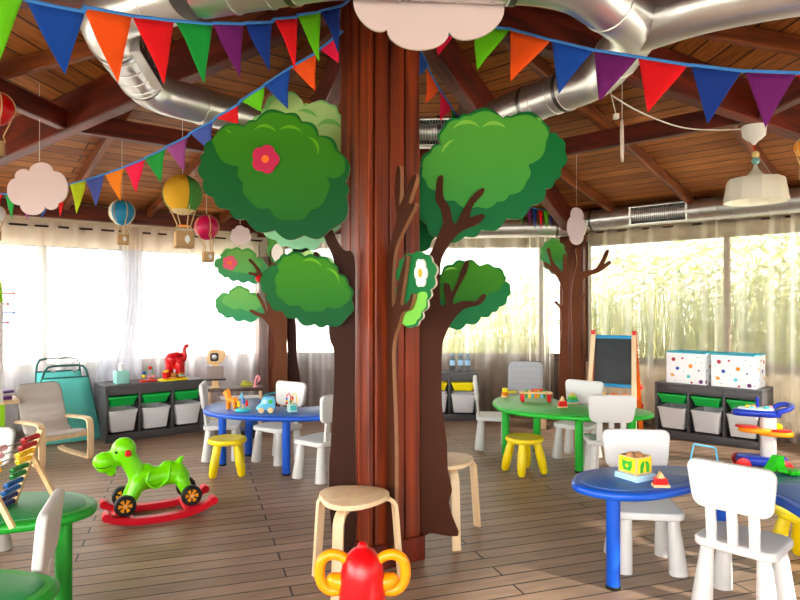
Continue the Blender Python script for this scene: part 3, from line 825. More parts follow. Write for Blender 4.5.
bunting('tiny far bunting in front of the wall duct near the oval cloud',
 [('green',(519,204),(525,206),(522,225)),('purple',(526,206),(531,208),(530,227)),('navy',(532,208),(537,209),(535,230)),('red',(538,209),(543,210),(541,231)),('lime',(543,210),(548,210),(547,230)),('navy',(549,210),(553,209),(551,227))],
 [(512,200),(556,208)],lambda px: 7.0,.008)

# ------------------------------------------------------------------ hanging clouds
def hang(root,p,ztop,name='cord',r=.002):
    b=B(); b.cyl(p,(p[0],p[1],ztop),r,n=6); return obj(name,b,CORD,root,world=True)
def near_roof(p):
    q=Vector((p[0],p[1])); r=q-CEN
    for i in range(8):
        A=V[i]-CEN; C=V[(i+1)%8]-CEN; det=A.x*C.y-A.y*C.x
        al=(r.x*C.y-r.y*C.x)/det; be=(A.x*r.y-A.y*r.x)/det
        if al>=-1e-6 and be>=-1e-6: return roof_z(q,i)
    return EAVE
def cloud(label,pl,cusps,bulge,thick,hx):
    top=min(cusps,key=lambda c:c[1]); hp=pl.p(hx[0],hx[1])
    root=thing('cloud_decoration',label,'cloud decoration',hp)
    b=B(); cutout(b,pl,scallop(cusps,bulge,12,True),0,thick,0,1); obj('cloud_board',b,[CLOUD,EDGE],root,world=True,smooth=0)
    hang(root,hp-pl.n*thick/2,near_roof(hp)-.002); return root
cloud('large white cloud board hanging at top in front of column',Plane((0,2.4)),
  [(357,-8),(387,29),(449,32),(503,4),(498,-32),(440,-52),(378,-38)],.31,.012,(430,-40))
cloud('white cloud board hanging at far left above the curtain rod',Plane((0,4.2)),
  [(29,172),(53,171),(58,203),(45,206),(20,205),(15,178)],.38,.012,(39,161))
cloud('small lavender-white cloud board left of far left tree',Plane((0,5.2)),
  [(235,229),(244,228),(249,234),(247,242),(240,244),(234,242),(232,234)],.34,.01,(240,224))
class PlaneC(Plane):
    """board plane through the point seen at (px0,py0), laid out by its own width and height"""
    def __init__(s,px0,d0,d): c=at(px0,300,d0); super().__init__((c.x,c.y),d); s.px0=px0; s.d0=d0
    def p(s,px,py,off=0):
        t=(px-s.px0)*s.d0/F; return Vector((s.Q.x+s.d.x*t,s.Q.y+s.d.y*t,EYE-(py-HY)*s.d0/F))+s.n*off
cloud('thin edge-on white cloud board hanging below right bunting',PlaneC(623,3.5,(.40,.916)),
  [(613,130),(618,122),(627,122),(634,132),(635,150),(627,160),(617,159),(611,148)],.26,.010,(623,120))
cloud('oval turned white cloud board in front of far right tree',Plane((1.55,5.5),(.45,-.89)),
  [(571,217),(574,208),(579,209),(582,218),(582,236),(578,244),(574,244),(570,236)],.2,.012,(576,206))

# ------------------------------------------------------------------ hot-air balloons
BLU=mat('blue_balloon',(40,138,190),.35); BWH=mat('white_balloon_panel',(226,226,226),.45); MAG=mat('magenta_balloon',(196,22,84),.35)
BYE=mat('yellow_woven',(226,176,60),.8,bump=.5,bscale=120); BGR=mat('green_woven',(76,140,62),.8,bump=.5,bscale=120); BRE=mat('red_balloon',(196,18,18),.3); BCR=mat('cream_woven',(226,206,160),.8,bump=.5,bscale=120)
def balloon(label,px,py,rpx,d,bpx,bpy,bw,mats,ang0=0,nlobe=6,straps=None,band=None,pat=None):
    c=at(px,py,d); r=rpx*d/F; bc=at(bpx,bpy,d); s=bw*d/F/2
    root=thing('balloon_decoration',label,'hot air balloon',c)
    b=B(); n=24; k=14; vs=[]; fs=[]
    for a in range(k+1):
        t=-pi/2+pi*a/k; sq=1.0 if t>0 else 1.0+.10*sin(-t)
        for i in range(n):
            vs.append(c+Vector((cos(t)*r*cos(2*pi*i/n+ang0),cos(t)*r*sin(2*pi*i/n+ang0),sin(t)*r*sq)))
    b2=[]
    for a in range(k):
        for i in range(n):
            b2.append((a*n+i,a*n+(i+1)%n,(a+1)*n+(i+1)%n,(a+1)*n+i))
    bv,fc=b.add(vs,b2)
    for q,f in enumerate(fc):
        i=q%n; a=q//n
        mi=(pat[i*len(pat)//n] if pat else 0)
        if band is not None and a<3: mi=band
        f.material_index=mi
    obj('envelope',b,mats,root,world=True,smooth=60)
    b=B()
    if straps:
        for i in range(straps):
            A=2*pi*i/straps+.3
            b.tube([c+Vector((cos(t)*cos(A),cos(t)*sin(A),sin(t)))*(r*1.02) for t in [pi/2-j*pi/10 for j in range(9)]],.004,6)
    ba=bc+Vector((0,0,s*.9))
    for sx in (-1,1):
        for sy in (-1,1):
            b.tube([c+Vector((sx*r*.55,sy*r*.55,-r*.62)), ba+Vector((sx*s*.55,sy*s*.55,(c.z-r-ba.z)*.35)), ba+Vector((sx*s*.75,sy*s*.75,0))],.0045,6)
    obj('ropes',b,TWINE,root,world=True)
    b=B(); M=Matrix.Translation(bc)@Matrix.Rotation(.5,4,'Z')
    w=s*.95; h=s*.9
    for lo,hi in (((-w,-w,-h),(w,w,-h+.01)),((-w,-w,-h),(w,-w+.008,h)),((-w,w-.008,-h),(w,w,h)),((-w,-w,-h),(-w+.008,w,h)),((w-.008,-w,-h),(w,w,h))):
        b.box(lo,hi,.002,M,0,1)
    bk=obj('basket',b,CARD,root,world=True)
    b=B(); M2=M@Matrix.Translation((w*.2,-w-.004,0))@Matrix.Rotation(pi/2,4,'X')
    b.prism([(0,-s*.5),(s*.3,-s*.1),(s*.22,s*.25),(0,s*.5),(-s*.22,s*.25),(-s*.3,-s*.1)],0,.004,0,M2); obj('tag',b,BWH,bk,world=True)
    hang(root,c+Vector((0,0,r)),near_roof(c)-.002)
    return root
balloon('small blue and white toy hot-air balloon with kraft basket',122,212,12.2,5.0,123,239.5,11,[BLU,BWH],straps=6,pat=[0,0,1,0,0,1],ang0=-2.05)
o=balloon('yellow and green woven toy hot-air balloon, biggest of the hanging balloons',182.5,194,19.2,4.5,184,240,18,[BYE,BGR,BCR],-pi/2-.9,pat=[0,0,1,1,0,0,1,1],band=2)
cR=at(184,226,4.5); b=B(); b.tube([cR+Vector((.035*cos(a*pi/8),.035*sin(a*pi/8),0)) for a in range(16)],.006,6,True); obj('orange_tie',b,ORANGE,o,world=True)
balloon('magenta toy hot-air balloon strapped with cream twine',206.5,227,12,4.8,208,257,11,[MAG],0,straps=5)
balloon('red toy hot-air balloon cut by the left edge of the photo',-3,108,16,3.6,-3,148,14,[BRE],0,straps=6)
balloon('pale toy hot-air balloon at left edge below the red one',-4,214,8.5,4.6,-4,236,9,[BWH],0,straps=4)
balloon('orange toy hot-air balloon at the right edge near the lamp',804,147,9,3.7,805,176,9,[ORANGE],0,straps=4)

# ------------------------------------------------------------------ pendant lamp
LAMPW=mat('lamp_white_enamel',(226,222,208),.5); LAMPC=mat('lamp_cap_white',(240,240,238),.35); CREAMB=mat('cream_bead',(226,202,140),.4); BLUEB=mat('pale_blue_bead',(130,186,190),.4)
lp=at(755.5,190,4.05); S=4.05/F
root=thing('pendant_lamp','white faceted bell pendant lamp with wooden beads at upper right','lamp',(lp.x,lp.y,at(755,205,4.05).z))
def z_(py): return EYE-(py-HY)*S
capx=at(754,130,4.05)
b=B(); prof=[(11.5,126),(10.5,136),(7,139.5),(3.5,142),(1.2,145)]
b.lathe([(r*S,z_(y)) for r,y in prof[::-1]],20,Matrix.Translation((capx.x,capx.y,0))); obj('ceiling_cap',b,LAMPC,root,world=True)
b=B(); b.cyl((lp.x,lp.y,z_(166)),(capx.x,capx.y,z_(143)),.004,n=8); obj('red_flex',b,REDMAT,root,world=True)
for y,m in ((154.5,CREAMB),(161,BLUEB)):
    b=B(); b.ball((lp.x,lp.y,z_(y)),3.7*S,14); obj('bead',b,m,root,world=True)
b=B(); b.lathe([(r*S,z_(y)) for r,y in ((13,180),(9,176),(5,172),(2.4,168),(1.2,164))],16,Matrix.Translation((lp.x,lp.y,0))); obj('lamp_neck',b,LAMPW,root,world=True)
b=B()
b.lathe([(r*S,z_(y)) for r,y in ((29.6,202),(28,192),(26.2,181),(25,179),(12,177.5),(11.5,178.5),(24,180.5),(25,182),(27,192),(28.6,201.5))],10,Matrix.Translation((lp.x,lp.y,0)),cap=False)
obj('lamp_shade',b,LAMPW,root,world=True,smooth=25)
b=B(); b.ball((lp.x,lp.y,z_(190)),.035,14); obj('bulb',b,mat('lamp_bulb',(255,244,222),.4,emit=2.5),root,world=True)
b=B(); w=[dp(611,95,2.5),at(640,112,3.5),at(680,127,3.8),at(715,130,4.0),at(743,129,4.05),Vector((capx.x,capx.y,z_(128)))]
b.tube(cr(w,5),.004,6); 
o=obj('lamp_flex',b,CORD,root,world=True)
b=B(); p=at(611,95,3.5); q=at(616,114,3.5); b.tube([dp(611,90,2.53),p,q],.003,6); b.box((q.x-.014,q.y-.014,q.z-.03),(q.x+.014,q.y+.014,q.z),.003)
tag(obj('pull_switch',b,CORD,None),'small white pull cord with cube end hanging from right duct','cord')

# ------------------------------------------------------------------ storage units with tubs
def tub(bm_m, w, d, h, name, label, M, toys=None):
    """open tapered tub with a rolled rim; local front is -y"""
    o=thing(name,label,'storage tub',M.translation); o.rotation_euler=M.to_euler()
    b=B(); k=.80
    def ring(f,z,n=4):
        return [(x*f if abs(x)>1e-9 else 0,y*f,z) for x,y in rrect(w,d,.025,n)]
    rs=[ring(k-.02,0),ring(k,.012),ring(.965,h-.02),ring(1.0,h-.02),ring(1.0,h),ring(.93,h),ring(k-.04,.02)]
    n=len(rs[0]); vs=sum(rs,[]); fs=[]
    for r in range(len(rs)-1):
        for i in range(n): fs.append((r*n+i,r*n+(i+1)%n,(r+1)*n+(i+1)%n,(r+1)*n+i))
    fs.append(tuple(range(n))[::-1]); fs.append(tuple(range((len(rs)-1)*n,len(rs)*n)))
    b.add(vs,fs); obj('tub_body',b,bm_m,o)
    return o
def shelf_unit(label, place, origin, dirx, depth, upper, lower, tubname):
    """open unit, local x along the front left to right, front at y=0, back at y=depth"""
    rz=atan2(dirx[1],dirx[0])
    root=thing('storage_unit',label,'storage unit',(origin[0],origin[1],0),rz)
    W=.99; Hh=.56; t=.03
    b=B()
    b.box((-W/2,0,0),(-W/2+t,depth,Hh-.03),.002); b.box((W/2-t,0,0),(W/2,depth,Hh-.03),.002)
    b.box((-W/2+t,.01,.0),(W/2-t,depth,.075),.002); b.box((-W/2+t,.012,Hh-.10),(W/2-t,.03,Hh-.03),.002)
    for s in (-1,1): x=s*.165; b.box((x-.011,.005,.075),(x+.011,depth-.015,Hh-.03),.002)
    obj('carcass',b,DGREY,root)
    b=B(); b.box((-W/2,0,Hh-.03),(W/2,depth,Hh),.003); obj('top_board',b,DGREY,root)
    b=B(); b.box((-W/2+t,depth-.012,.075),(W/2-t,depth,Hh-.03)); obj('back_panel',b,DGREY,root)
    b=B()
    for s in (-1,0,1):
        x=s*.327
        for z in (.415,.325):
            for q in (-1,1): b.box((x+q*.143-.006,.02,z-.012),(x+q*.143+.006,depth-.03,z-.004))
    obj('runners',b,BLACK,root)
    M0=Matrix.Translation((origin[0],origin[1],0))@Matrix.Rotation(rz,4,'Z')
    nm=('left','middle','right')
    for i,s in enumerate((-1,0,1)):
        x=s*.327; dd=depth-.05
        for (m,h,z,rn) in ((upper[0],.095,.352,'upper'),(lower[0],.215,.095,'lower')):
            cn=upper[1] if rn=='upper' else lower[1]
            tub(m,.285,dd,h,tubname, '%s tub, %s column, %s row of %s'%(cn,nm[i],rn,place), M0@Matrix.Translation((x,dd/2-.012,z)))
    return root,M0
ldir=Vector((cos(radians(39.5)),sin(radians(39.5)))); rdir=Vector((cos(radians(43.5)),-sin(radians(43.5))))
lo=(Vector((-2.85,6.10))+Vector((-2.135,6.72)))/2
sh_l,ML=shelf_unit('dark grey storage unit under left window with red elephant on top','unit below red elephant',lo,ldir,.42,(TUBG,'shallow green'),(TUBW,'deep white'),'storage_tub')
ro=Vector((3.0,6.14))
sh_r,MR=shelf_unit('dark grey storage unit at right with two planet boxes on top','unit below planet boxes',ro,rdir,.42,(TUBG,'shallow green'),(TUBW,'deep white'),'storage_tub')
md=(PR-PL).normalized(); mo=Vector((.91,7.29))-md*.495
sh_m,MM=shelf_unit('dark grey storage unit behind column with water bottles on top','unit below water bottles',mo,md,.31,(TUBY,'shallow yellow'),(TUBW,'deep white'),'storage_tub')

# things on the left unit
def onM(M,x,y,z=.56): return M@Vector((x,y,z))
MINT=mat('mint_tissue_box',(150,206,196),.6); TISSUE=mat('tissue_paper',(240,240,240),.9)
p=onM(ML,-.30,.17); t=thing('tissue_box','mint green tissue box on left end of left storage unit','tissue box',p,radians(39))
b=B(); b.box((-.062,-.062,0),(.062,.062,.125),.004); obj('carton',b,MINT,t)
b=B(); b.lathe([(.008,.118),(.03,.15),(.022,.175),(.034,.2),(.012,.21),(.004,.19)],9); obj('tissue',b,TISSUE,t)
LBLUE=mat('light_blue_paint',(110,190,226),.4); TOYG=mat('toy_green_paint',(60,170,80),.4); TOYY=mat('toy_yellow_paint',(246,206,40),.4); TOYO=mat('toy_orange_paint',(240,130,30),.4); TOYB=mat('toy_blue_paint',(40,100,190),.4); PINK=mat('toy_pink_paint',(240,150,160),.4); WIRE=mat('toy_wire',(150,150,150),.3,metal=.8)
p=onM(ML,-.045,.13); t=thing('bead_toy','small wire bead toy on red base beside the tissue box','toy',p,radians(39))
b=B(); b.prism(rrect(.17,.10,.03),0,.02,.005); obj('base',b,REDMAT,t)
b=B(); b.tube(cr([(-.06,0,.02),(-.05,.0,.10),(0,.02,.16),(.04,0,.12),(.06,-.01,.02)],5),.004,6); b.tube(cr([(-.03,.03,.02),(0,.03,.12),(.05,.03,.14),(.05,.03,.02)],5),.004,6); obj('wire_loop',b,TOYG,t)
for q,(c,m) in enumerate((((-.05,0,.06),TOYY),((-.045,0,.09),TOYB),((.02,.012,.14),REDMAT),((.05,-.004,.05),PINK),((.01,-.02,.045),PINK),((.045,.01,.035),TOYO))):
    b=B(); b.ball(c,.019,12); obj('bead',b,m,t)
p=onM(ML,.20,.10); t=thing('toy_tray','yellow toy serving tray on left storage unit before the elephant','toy tray',p,radians(39))
b=B(); b.prism(rrect(.30,.16,.05),0,.014,.005); b.sweep([(x,y,.014) for x,y in rrect(.29,.15,.05,6)],[(.006*cos(a),.006*sin(a)) for a in (0,1.57,3.14,4.71)],True,(0,0,1)); obj('tray_plate',b,TUBY,t)
TAN=mat('bread_brown',(206,140,70),.6)
pm=Matrix.Translation(p)@Matrix.Rotation(radians(39),4,'Z')
q=thing('toy_cup','red toy fries cup with yellow top on the yellow tray','toy food',pm@Vector((-.075,0,.022)),radians(39))
b=B(); b.lathe([(.03,0),(.036,.065),(.034,.065)],14); obj('cup_body',b,REDMAT,q)
b=B()
for k in range(9): x=.02*cos(k*2.4); y=.02*sin(k*2.4); b.box((x-.006,y-.006,.05),(x+.006,y+.006,.078+.006*(k%3)),.001)
obj('fries',b,TOYY,q)
for k,(x,lb) in enumerate(((.01,'toy hamburger on the yellow tray beside the red cup'),(.085,'toy bun on the right end of the yellow tray'))):
    q=thing('toy_burger',lb,'toy food',pm@Vector((x,.01,.022)))
    b=B(); b.lathe([(.03,0),(.035,.006),(.033,.016)],14); b.lathe([(.034,.026),(.032,.04),(.02,.052),(.004,.056)],14); obj('bun',b,TAN,q)
    b=B(); b.lathe([(.037,.015),(.039,.02),(.036,.027)],14); obj('filling',b,mat('patty_brown',(96,50,26),.7) if k==0 else LBLUE,q)
# red elephant (watering can shape): trunk raised to the right
ex=onM(ML,.25,.25); E=.008*1.0
er=thing('elephant_figure','glossy red elephant figure with raised trunk on left storage unit','toy elephant',ex,radians(8))
def e_(px,py,y=0): return ((px-170)*.0098, y*.92, (382-py)*.0098)
blob('body',[(e_(174,361),(.085,.08,.085)),(e_(172,366),(.09,.075,.06)),(e_(170,360.5,-.03),.075),(e_(166,363,-.045),(.032,.03,.042)),
  ((e_(167,366,-.05)),e_(166,380,-.05),.036,.034),((e_(167,366,.05)),e_(166,380,.05),.036,.034),((e_(178,366,-.05)),e_(178,380,-.05),.04,.036),((e_(178,366,.05)),e_(178,380,.05),.04,.036),
  (e_(176,364),e_(181.5,361),.05,.032),(e_(181.5,361),e_(183.2,356),.030,.024),(e_(183.2,356),e_(182,351),.024,.021),(e_(182,351),e_(183.2,347),.021,.02),(e_(183.2,347),e_(185,346.3),.02,.024)],.008,RED,er,3)
b=B(); b.ball((0,0,0),(.05,.014,.062),14,M=Matrix.Rotation(.35,4,'Z')); o=obj('ear',b,RED,er); o.location=e_(171,361,-.088)
b=B(); b.ball(e_(177,357.5,-.078),.009,8); obj('eye',b,BLACK,er)

# bottles on the back unit
BOT=glass_mat('bottle_plastic',(226,240,250),.12); BCAP=mat('bottle_cap_blue',(96,172,232),.4); BLAB=mat('bottle_label',(170,210,242),.5)
bt=None
for k,px in enumerate((452.5,460.5,467.5)):
    pp=Vector(((px-CX)*7.45/F,7.45,.56))
    if bt is None:
        bt=thing('water_bottle','clear water bottle with blue cap and label on back storage unit','bottle',pp,group='water bottles on the back unit')
        b=B(); b.lathe([(.028,0),(.032,.01),(.032,.06),(.029,.065),(.032,.07),(.032,.15),(.022,.175),(.012,.19),(.012,.2)],16); obj('bottle_body',b,BOT,bt)
        b=B(); b.lathe([(.0325,.075),(.0325,.135)],16,cap=False); obj('label_wrap',b,BLAB,bt)
        b=B(); b.lathe([(.014,.195),(.014,.215)],12); obj('cap',b,BCAP,bt)
    else: dup(bt,pp)

# planet boxes on the right unit
BOXW=mat('white_box_cloth',(240,240,240),.7); BOXT=mat('teal_box_lining',(70,170,190),.7)
PC=[mat('planet_red',(170,44,60),.6),mat('planet_orange',(236,140,40),.6),mat('planet_blue',(40,80,160),.6),mat('planet_teal',(90,190,200),.6),mat('planet_tan',(220,180,110),.6),mat('planet_purple',(110,50,110),.6),mat('planet_dark',(50,60,110),.6)]
def planet_box(label,x,rz):
    w,d,h=.385,.34,.315
    root=thing('storage_box',label,'storage box',onM(MR,x,.215),rz)
    b=B(); t=.008
    b.box((-w/2,-d/2,0),(w/2,-d/2+t,h)); b.box((-w/2,d/2-t,0),(w/2,d/2,h)); b.box((-w/2,-d/2+t,0),(-w/2+t,d/2-t,h)); b.box((w/2-t,-d/2+t,0),(w/2,d/2-t,h)); b.box((-w/2+t,-d/2+t,0),(w/2-t,d/2-t,t))
    dots=[(-.12,.24,.020,0),(-.03,.255,.011,0),(.05,.18,.020,1),(-.08,.15,.018,2),(.13,.14,.009,6),(-.13,.08,.017,4),(.03,.075,.018,3),(.06,.015,.011,0),(.15,.03,.02,5),(-.16,.2,.004,3),(.10,.22,.004,6),(-.02,.12,.004,2),(.0,.21,.004,1),(.12,.27,.005,2),(-.1,.03,.004,6),(.16,.22,.005,0)]
    for side in range(2):
        for (u,v,r,c) in dots:
            if side and abs(u)>.15: continue
            Mx=(Matrix.Translation((u,-d/2,v))@Matrix.Rotation(pi/2,4,'X')) if side==0 else (Matrix.Translation((w/2,-u,v))@Matrix.Rotation(pi/2,4,'Z')@Matrix.Rotation(pi/2,4,'X'))
            b.prism(circ(r,14),-.001,.0012,0,Mx,1+c)
            if c==4: b.prism(circ(r*1.7,18,ry=r*.35),-.001,.0016,0,Mx@Matrix.Rotation(-.4,4,'Z'),2)
    obj('box_walls',b,[BOXW]+PC,root,smooth=0)
    b=B()
    for lo_,hi_ in (((-w/2-.003,-d/2-.003),(w/2+.003,-d/2+t+.002)),((-w/2-.003,d/2-t-.002),(w/2+.003,d/2+.003)),((-w/2-.003,-d/2+t),(-w/2+t+.002,d/2-t)),((w/2-t-.002,-d/2+t),(w/2+.003,d/2-t))):
        b.box((*lo_,h-.009),(*hi_,h+.003))
    b.box((-w/2+t,-d/2+t,t),(-w/2+t+.002,d/2-t,h-.01)); b.box((w/2-t-.002,-d/2+t,t),(w/2-t,d/2-t,h-.01)); b.box((-w/2+t,d/2-t-.002,t),(w/2-t,d/2-t,h-.01))
    obj('teal_rim',b,BOXT,root,smooth=0)
    return root
rz0=atan2(rdir.y,rdir.x)
planet_box('white planet-pattern box with teal rim on right unit, left of two',-.195,rz0-radians(3))
planet_box('white planet-pattern box with teal rim on right unit, right of two',.235,rz0-radians(2))

# ------------------------------------------------------------------ white children's chairs
def make_chair(label):
    t=thing('child_chair',label,'chair',(0,0,0),0)
    b=B(); b.prism(rrect(.338,.312,.05),.272,.311,.011); obj('seat',b,WHITE,t)
    b=B(); Mx=Matrix.Translation((0,-.135,.308))@Matrix.Rotation(radians(6),4,'X')@Matrix.Rotation(pi/2,4,'X')
    w0,w1=.32,.368; o=[]
    for x,y in rrect(1,.215,.045,5,0,.255):
        w=w0+(w1-w0)*((y-.1475)/.215); o.append((math.copysign(w/2-(.5-abs(x)),x),y))
    b.prism(o,-.018,.016,.010,Mx); obj('backrest',b,WHITE,t)
    for s_ in (-1,0,1):
        b=B(); b.prism(rrect(.042,.25,.004,2,s_*.088,.105),-.011,.010,.004,Mx); obj('back_slat',b,WHITE,t)
    for sx in (-1,1):
        for sy in (-1,1):
            b=B(); x=sx*.115; y=sy*.108
            b.cyl((x*1.17,y*1.17,0),(x,y,.276),.046,.028,n=18); obj('leg',b,WHITE,t)
    return t
CH=None
def chair(label,x,y,fx,fy):
    global CH
    if CH is None: CH=make_chair(label); CH.location=(x,y,0); CH.rotation_euler=(0,0,face_to(fx,fy)); return CH
    return dup(CH,(x,y,0),face_to(fx,fy),label)
chair('white child chair in front of right blue table, seen from behind',1.55,2.82,.72,.69)
chair('white child chair behind right blue table facing the toy box',1.28,3.28,-.12,-1)
chair('white child chair backed to viewer at front of right green table',1.635,4.93,.12,1)
chair('white child chair behind green table near the easel, turned left',1.575,5.56,-.62,-.78)
chair('white child chair at left end of right green table, seen side-on',.885,5.96,1,-.13)
chair('white child chair at left end of left blue table',-1.575,5.56,1,.2)
chair('white child chair behind left blue table facing the bead maze',-1.065,5.45,-.55,-.83)
chair('white child chair beside column at right end of left blue table',-.62,4.93,-.8,.6)
chair('white child chair at near left green table, cut by frame',-1.385,2.14,-.94,-.34)
chair('white child chair behind the abacus at left edge of photo',-2.31,3.32,.2,-1)

# ------------------------------------------------------------------ bean tables
def bean_table(label,outline,legs,mt,mr,h=.495):
    c=Vector((sum(p[0] for p in outline)/len(outline),sum(p[1] for p in outline)/len(outline)))
    root=thing('bean_table',label,'table',(c.x,c.y,0))
    o=[(v.x-c.x,v.y-c.y) for v in cr([Vector((*p,0)) for p in outline],8,True)]
    b=B(); b.prism(o,h-.040,h,.018,seg=4); top=obj('table_edge',b,mr,root)
    # recessed writing surface inside a raised rim
    P=[Vector(p) for p in o]; n=len(P); ar=sum(P[i].x*P[(i+1)%n].y-P[(i+1)%n].x*P[i].y for i in range(n))
    if ar<0: P.reverse()
    ins=[]
    for i in range(n):
        d=(P[(i+1)%n]-P[i-1]).normalized(); ins.append(P[i]+Vector((-d.y,d.x))*.045)
    b=B(); b.prism([tuple(v) for v in ins],h-.004,h+.0035,.003,seg=2); obj('tabletop',b,mt,root)
    for x,y in legs:
        b=B(); b.cyl((x-c.x,y-c.y,.014),(x-c.x,y-c.y,h-.05),.033,n=18); l=obj('leg',b,mr,root)
        b=B(); b.lathe([(.034,0),(.0355,.004),(.0355,.013),(.033,.016)],18,Matrix.Translation((x-c.x,y-c.y,0))); obj('leg_foot',b,BLACK,l)
    return root
bean_table('blue bean-shaped child table at right with yellow toy box',[(.835,3.04),(.89,2.91),(1.02,2.845),(1.17,2.86),(1.32,2.93),(1.48,3.01),(1.60,2.98),(1.68,2.80),(1.68,2.58),(1.78,2.38),(2.02,2.32),(2.22,2.5),(2.27,2.8),(2.12,3.1),(1.85,3.27),(1.55,3.345),(1.22,3.35),(.95,3.25)],
  [(1.02,2.99),(1.66,3.21),(2.1,2.95),(1.95,2.55)],BLUETOP,BLUET)
bean_table('green bean-shaped child table at right with wooden hammer bench',[(.82,5.45),(.86,5.2),(1.02,5.0),(1.25,4.86),(1.5,4.80),(1.8,4.82),(2.0,4.93),(2.03,5.12),(1.92,5.30),(1.72,5.36),(1.56,5.42),(1.46,5.62),(1.36,5.86),(1.15,5.97),(.93,5.85),(.84,5.65)],
  [(.94,5.56),(1.27,5.80),(1.45,5.06),(1.9,5.12)],GREENTOP2,GREENT2)
bean_table('blue bean-shaped child table left of the column with small toys',[(-1.66,5.35),(-1.60,5.10),(-1.40,4.92),(-1.1,4.82),(-.8,4.80),(-.45,4.86),(-.25,5.05),(-.25,5.3),(-.42,5.42),(-.62,5.38),(-.82,5.28),(-1.02,5.30),(-1.16,5.46),(-1.24,5.70),(-1.42,5.76),(-1.60,5.6)],
  [(-.905,4.98),(-1.50,5.28),(-1.36,5.62),(-.4,5.12)],BLUETOP,BLUET)
bean_table('green bean-shaped child table at near left with rainbow abacus',[(-1.305,2.66),(-1.38,2.81),(-1.58,2.90),(-1.9,2.82),(-2.12,2.5),(-2.14,2.1),(-1.95,1.72),(-1.6,1.56),(-1.26,1.62),(-1.07,1.78),(-1.06,1.95),(-1.2,2.03),(-1.48,2.08),(-1.66,2.18),(-1.68,2.33),(-1.57,2.42),(-1.39,2.51)],
  [(-1.41,2.62),(-1.9,2.55),(-1.95,1.95),(-1.22,1.86)],GREENTOP,GREENT)

# ------------------------------------------------------------------ round yellow stools
def make_stool(label,loc,rz):
    t=thing('child_stool',label,'stool',loc,rz)
    b=B(); b.lathe([(.115,.255),(.14,.258),(.15,.268),(.152,.282),(.146,.295),(.13,.30),(.115,.297)],32); obj('seat',b,YEL,t)
    for k in range(4):
        a=k*pi/2+pi/4; d=Vector((cos(a),sin(a),0))
        b=B(); pts=[d*.158+Vector((0,0,.010)),d*.155+Vector((0,0,.028)),d*.140+Vector((0,0,.10)),d*.118+Vector((0,0,.19)),d*.098+Vector((0,0,.262))]
        b.tube(pts,[.018,.030,.036,.034,.028],14); obj('leg',b,YEL,t)
    return t
s0=make_stool('yellow round child stool beside left blue table',(-1.375,4.98,0),.25)
dup(s0,(1.0,5.03,0),.45,'yellow round child stool beside right green table')
dup(s0,(2.10,3.22,0),.5,'yellow round child stool behind right end of blue table')

# ------------------------------------------------------------------ birch stools by the column
def birch_stool(label,loc,angs):
    t=thing('plywood_stool',label,'stool',loc)
    R=.166; o=[]
    for i in range(60):
        a=2*pi*i/60; m=min(abs((a-q+pi)%(2*pi)-pi) for q in angs); o.append(((R+.013*cos(3*m))*cos(a),(R+.013*cos(3*m))*sin(a)))
    b=B(); b.prism(o,.425,.45,.006); obj('seat',b,BIRCH,t)
    for a in angs:
        d=Vector((cos(a),sin(a),0)); b=B()
        pts=[d*.06+Vector((0,0,.415)),d*.15+Vector((0,0,.415)),d*.185+Vector((0,0,.408)),d*.208+Vector((0,0,.385)),d*.217+Vector((0,0,.35)),d*.232+Vector((0,0,.18)),d*.248]
        sd=Vector((-d.y,d.x,0)); b.sweep(cr(pts,5),[(-.009,-.024),(.009,-.024),(.009,.024),(-.009,.024)],up=sd); obj('leg',b,BIRCH,t,smooth=25)
    return t
birch_stool('pale birch stool in front of wooden column',(-.225,2.985,0),[radians(22),radians(-103),radians(142)])
birch_stool('pale birch stool right of column behind brown tree trunk',(.268,3.69,0),[radians(-80),radians(34),radians(154)])

